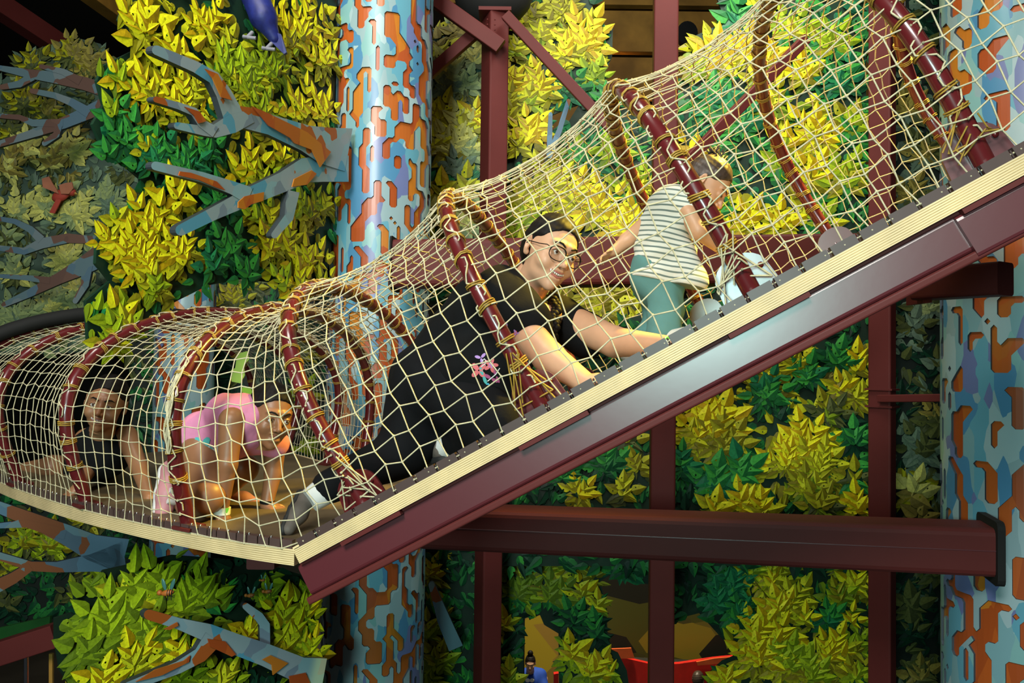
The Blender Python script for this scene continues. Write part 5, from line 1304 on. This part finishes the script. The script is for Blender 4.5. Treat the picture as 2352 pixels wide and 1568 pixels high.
MB().ball(at(140, 448, 6.8), (.085, .03, .05), n=12, m=8, mtx=Matrix.Rotation(-.5, 3, 'Y')).ball(at(165, 441, 6.8), .035).build('body', RB, rbd)
for k, pl in enumerate(([(135, 445), (98, 430), (96, 410), (112, 405), (120, 420), (128, 432)], [(140, 445), (135, 425), (150, 420), (165, 418), (168, 432), (158, 445)])):
    MB().extrude([at(*p, 6.76) for p in pl], (0, .012, 0)).build('wing', lm('wing_pink', (.42, .15, .08), rough=.7), rbd)
MB().extrude([at(*p, 6.78) for p in [(130, 455), (140, 460), (125, 490), (113, 488)]], (0, .012, 0)).build('tail', RB, rbd)
MB().tube([at(168, 442, 6.8), at(178, 446, 6.8)], [.02, .004], 6).build('beak', CORD, rbd)
BO = lm('bee_orange', (.45, .13, .02), rough=.5); 
for lab, x, y, Y, s in (('bee with striped orange body on the big lime leaves at the lower left', 385, 1361, 2.95, 1.3), ('left bee of the two small ones flying below the deck corner', 576, 1367, 3.5, .95), ('right bee of the two small ones flying below the deck corner', 616, 1358, 3.5, .95), ('tiny bee directly under the deck corner block', 604, 1332, 3.5, .6)):
    bb = thing('bee', lab, 'bee', at(x, y, Y)); c = at(x, y, Y)
    MB().ball(c, (.019 * s, .009 * s, .009 * s), n=10, m=8, mtx=Matrix.Rotation(-.2, 3, 'Y')).ball(c - Vector((.022 * s, 0, 0)), .008 * s).build('body', BO, bb)
    st = MB()
    for k in range(3): st.tube([c + Vector(((.002 + .006 * k) * s, -.009 * s * math.sin(a), .0095 * s * math.cos(a))) for a in [i * .6 for i in range(6)]], .0012 * s, 4)
    st.build('stripe', BLACK, bb)
    w = MB()
    for dx in (-.012, .012): w.ball(c + Vector((dx * s, .004, .022 * s)), (.006 * s, .002, .018 * s), n=8, m=5, mtx=Matrix.Rotation(dx * 25, 3, 'Y'))
    w.build('wing', lm('bee_wing', (.05, .16, .14), rough=.3), bb)
    lg = MB()
    for dx in (-.008, 0, .01): lg.tube([c + Vector((dx * s, 0, -.006 * s)), c + Vector(((dx + .002) * s, -.004, -.02 * s))], .0012 * s, 4)
    lg.build('leg', BLACK, bb)
# neon leaf shaped flags behind the pink girl
NEON = lm('neon_green', (.55, .80, .12), rough=.6)
slab('neon_flag', 'bright neon green zigzag shape seen through the net above the girl in pink', 'flag', 4.25, [(545, 812), (568, 806), (572, 825), (560, 838), (562, 862), (552, 880), (532, 876), (530, 850), (540, 845)], NEON, .01)
slab('neon_flag', 'smaller lime green shape just left of the hair of the girl in pink', 'flag', 4.25, [(552, 890), (574, 888), (582, 905), (574, 918), (560, 908)], lm('neon_green_dark', (.35, .65, .03), rough=.6), .01)
slab('surveillance_dome', 'black round speaker high between the tall post and the upper net', 'fixture', 9.5, [(1579 + 24 * math.cos(2 * math.pi * k / 20), 75 + 27 * math.sin(2 * math.pi * k / 20)) for k in range(20)], BLACK, .1)
bpy.data.objects['surveillance_dome'].name = 'wall_speaker'
# ------------------------------------------------------------------ groups of alike things
GROUPS = {'net_hoop': 'maroon hoops holding the rope tunnel', 'rope_net': 'rope nets of the tunnel', 'patterned_trunk': 'blue and orange patterned trunks',
          'steel_post': 'maroon steel posts', 'brace': 'maroon diagonal braces', 'bark_branch': 'blue and orange branches in front', 'mural_branch': 'dim branches on the rear murals',
          'leaf_panel': 'leaf panels', 'bee': 'bees low on the left', 'person': 'people in the play structure', 'rafter': 'sloping rafters', 'deck_joist': 'blocks under the curved deck',
          'orange_panel': 'orange strips on the red panel', 'neon_flag': 'neon shapes above the girl in pink', 'rail_post': 'bars under the lower left rail'}
for o in SC.objects:
    if o.parent is None and 'category' in o and 'group' not in o:
        k = o.name.split('.')[0]
        if k in GROUPS: o['group'] = GROUPS[k]
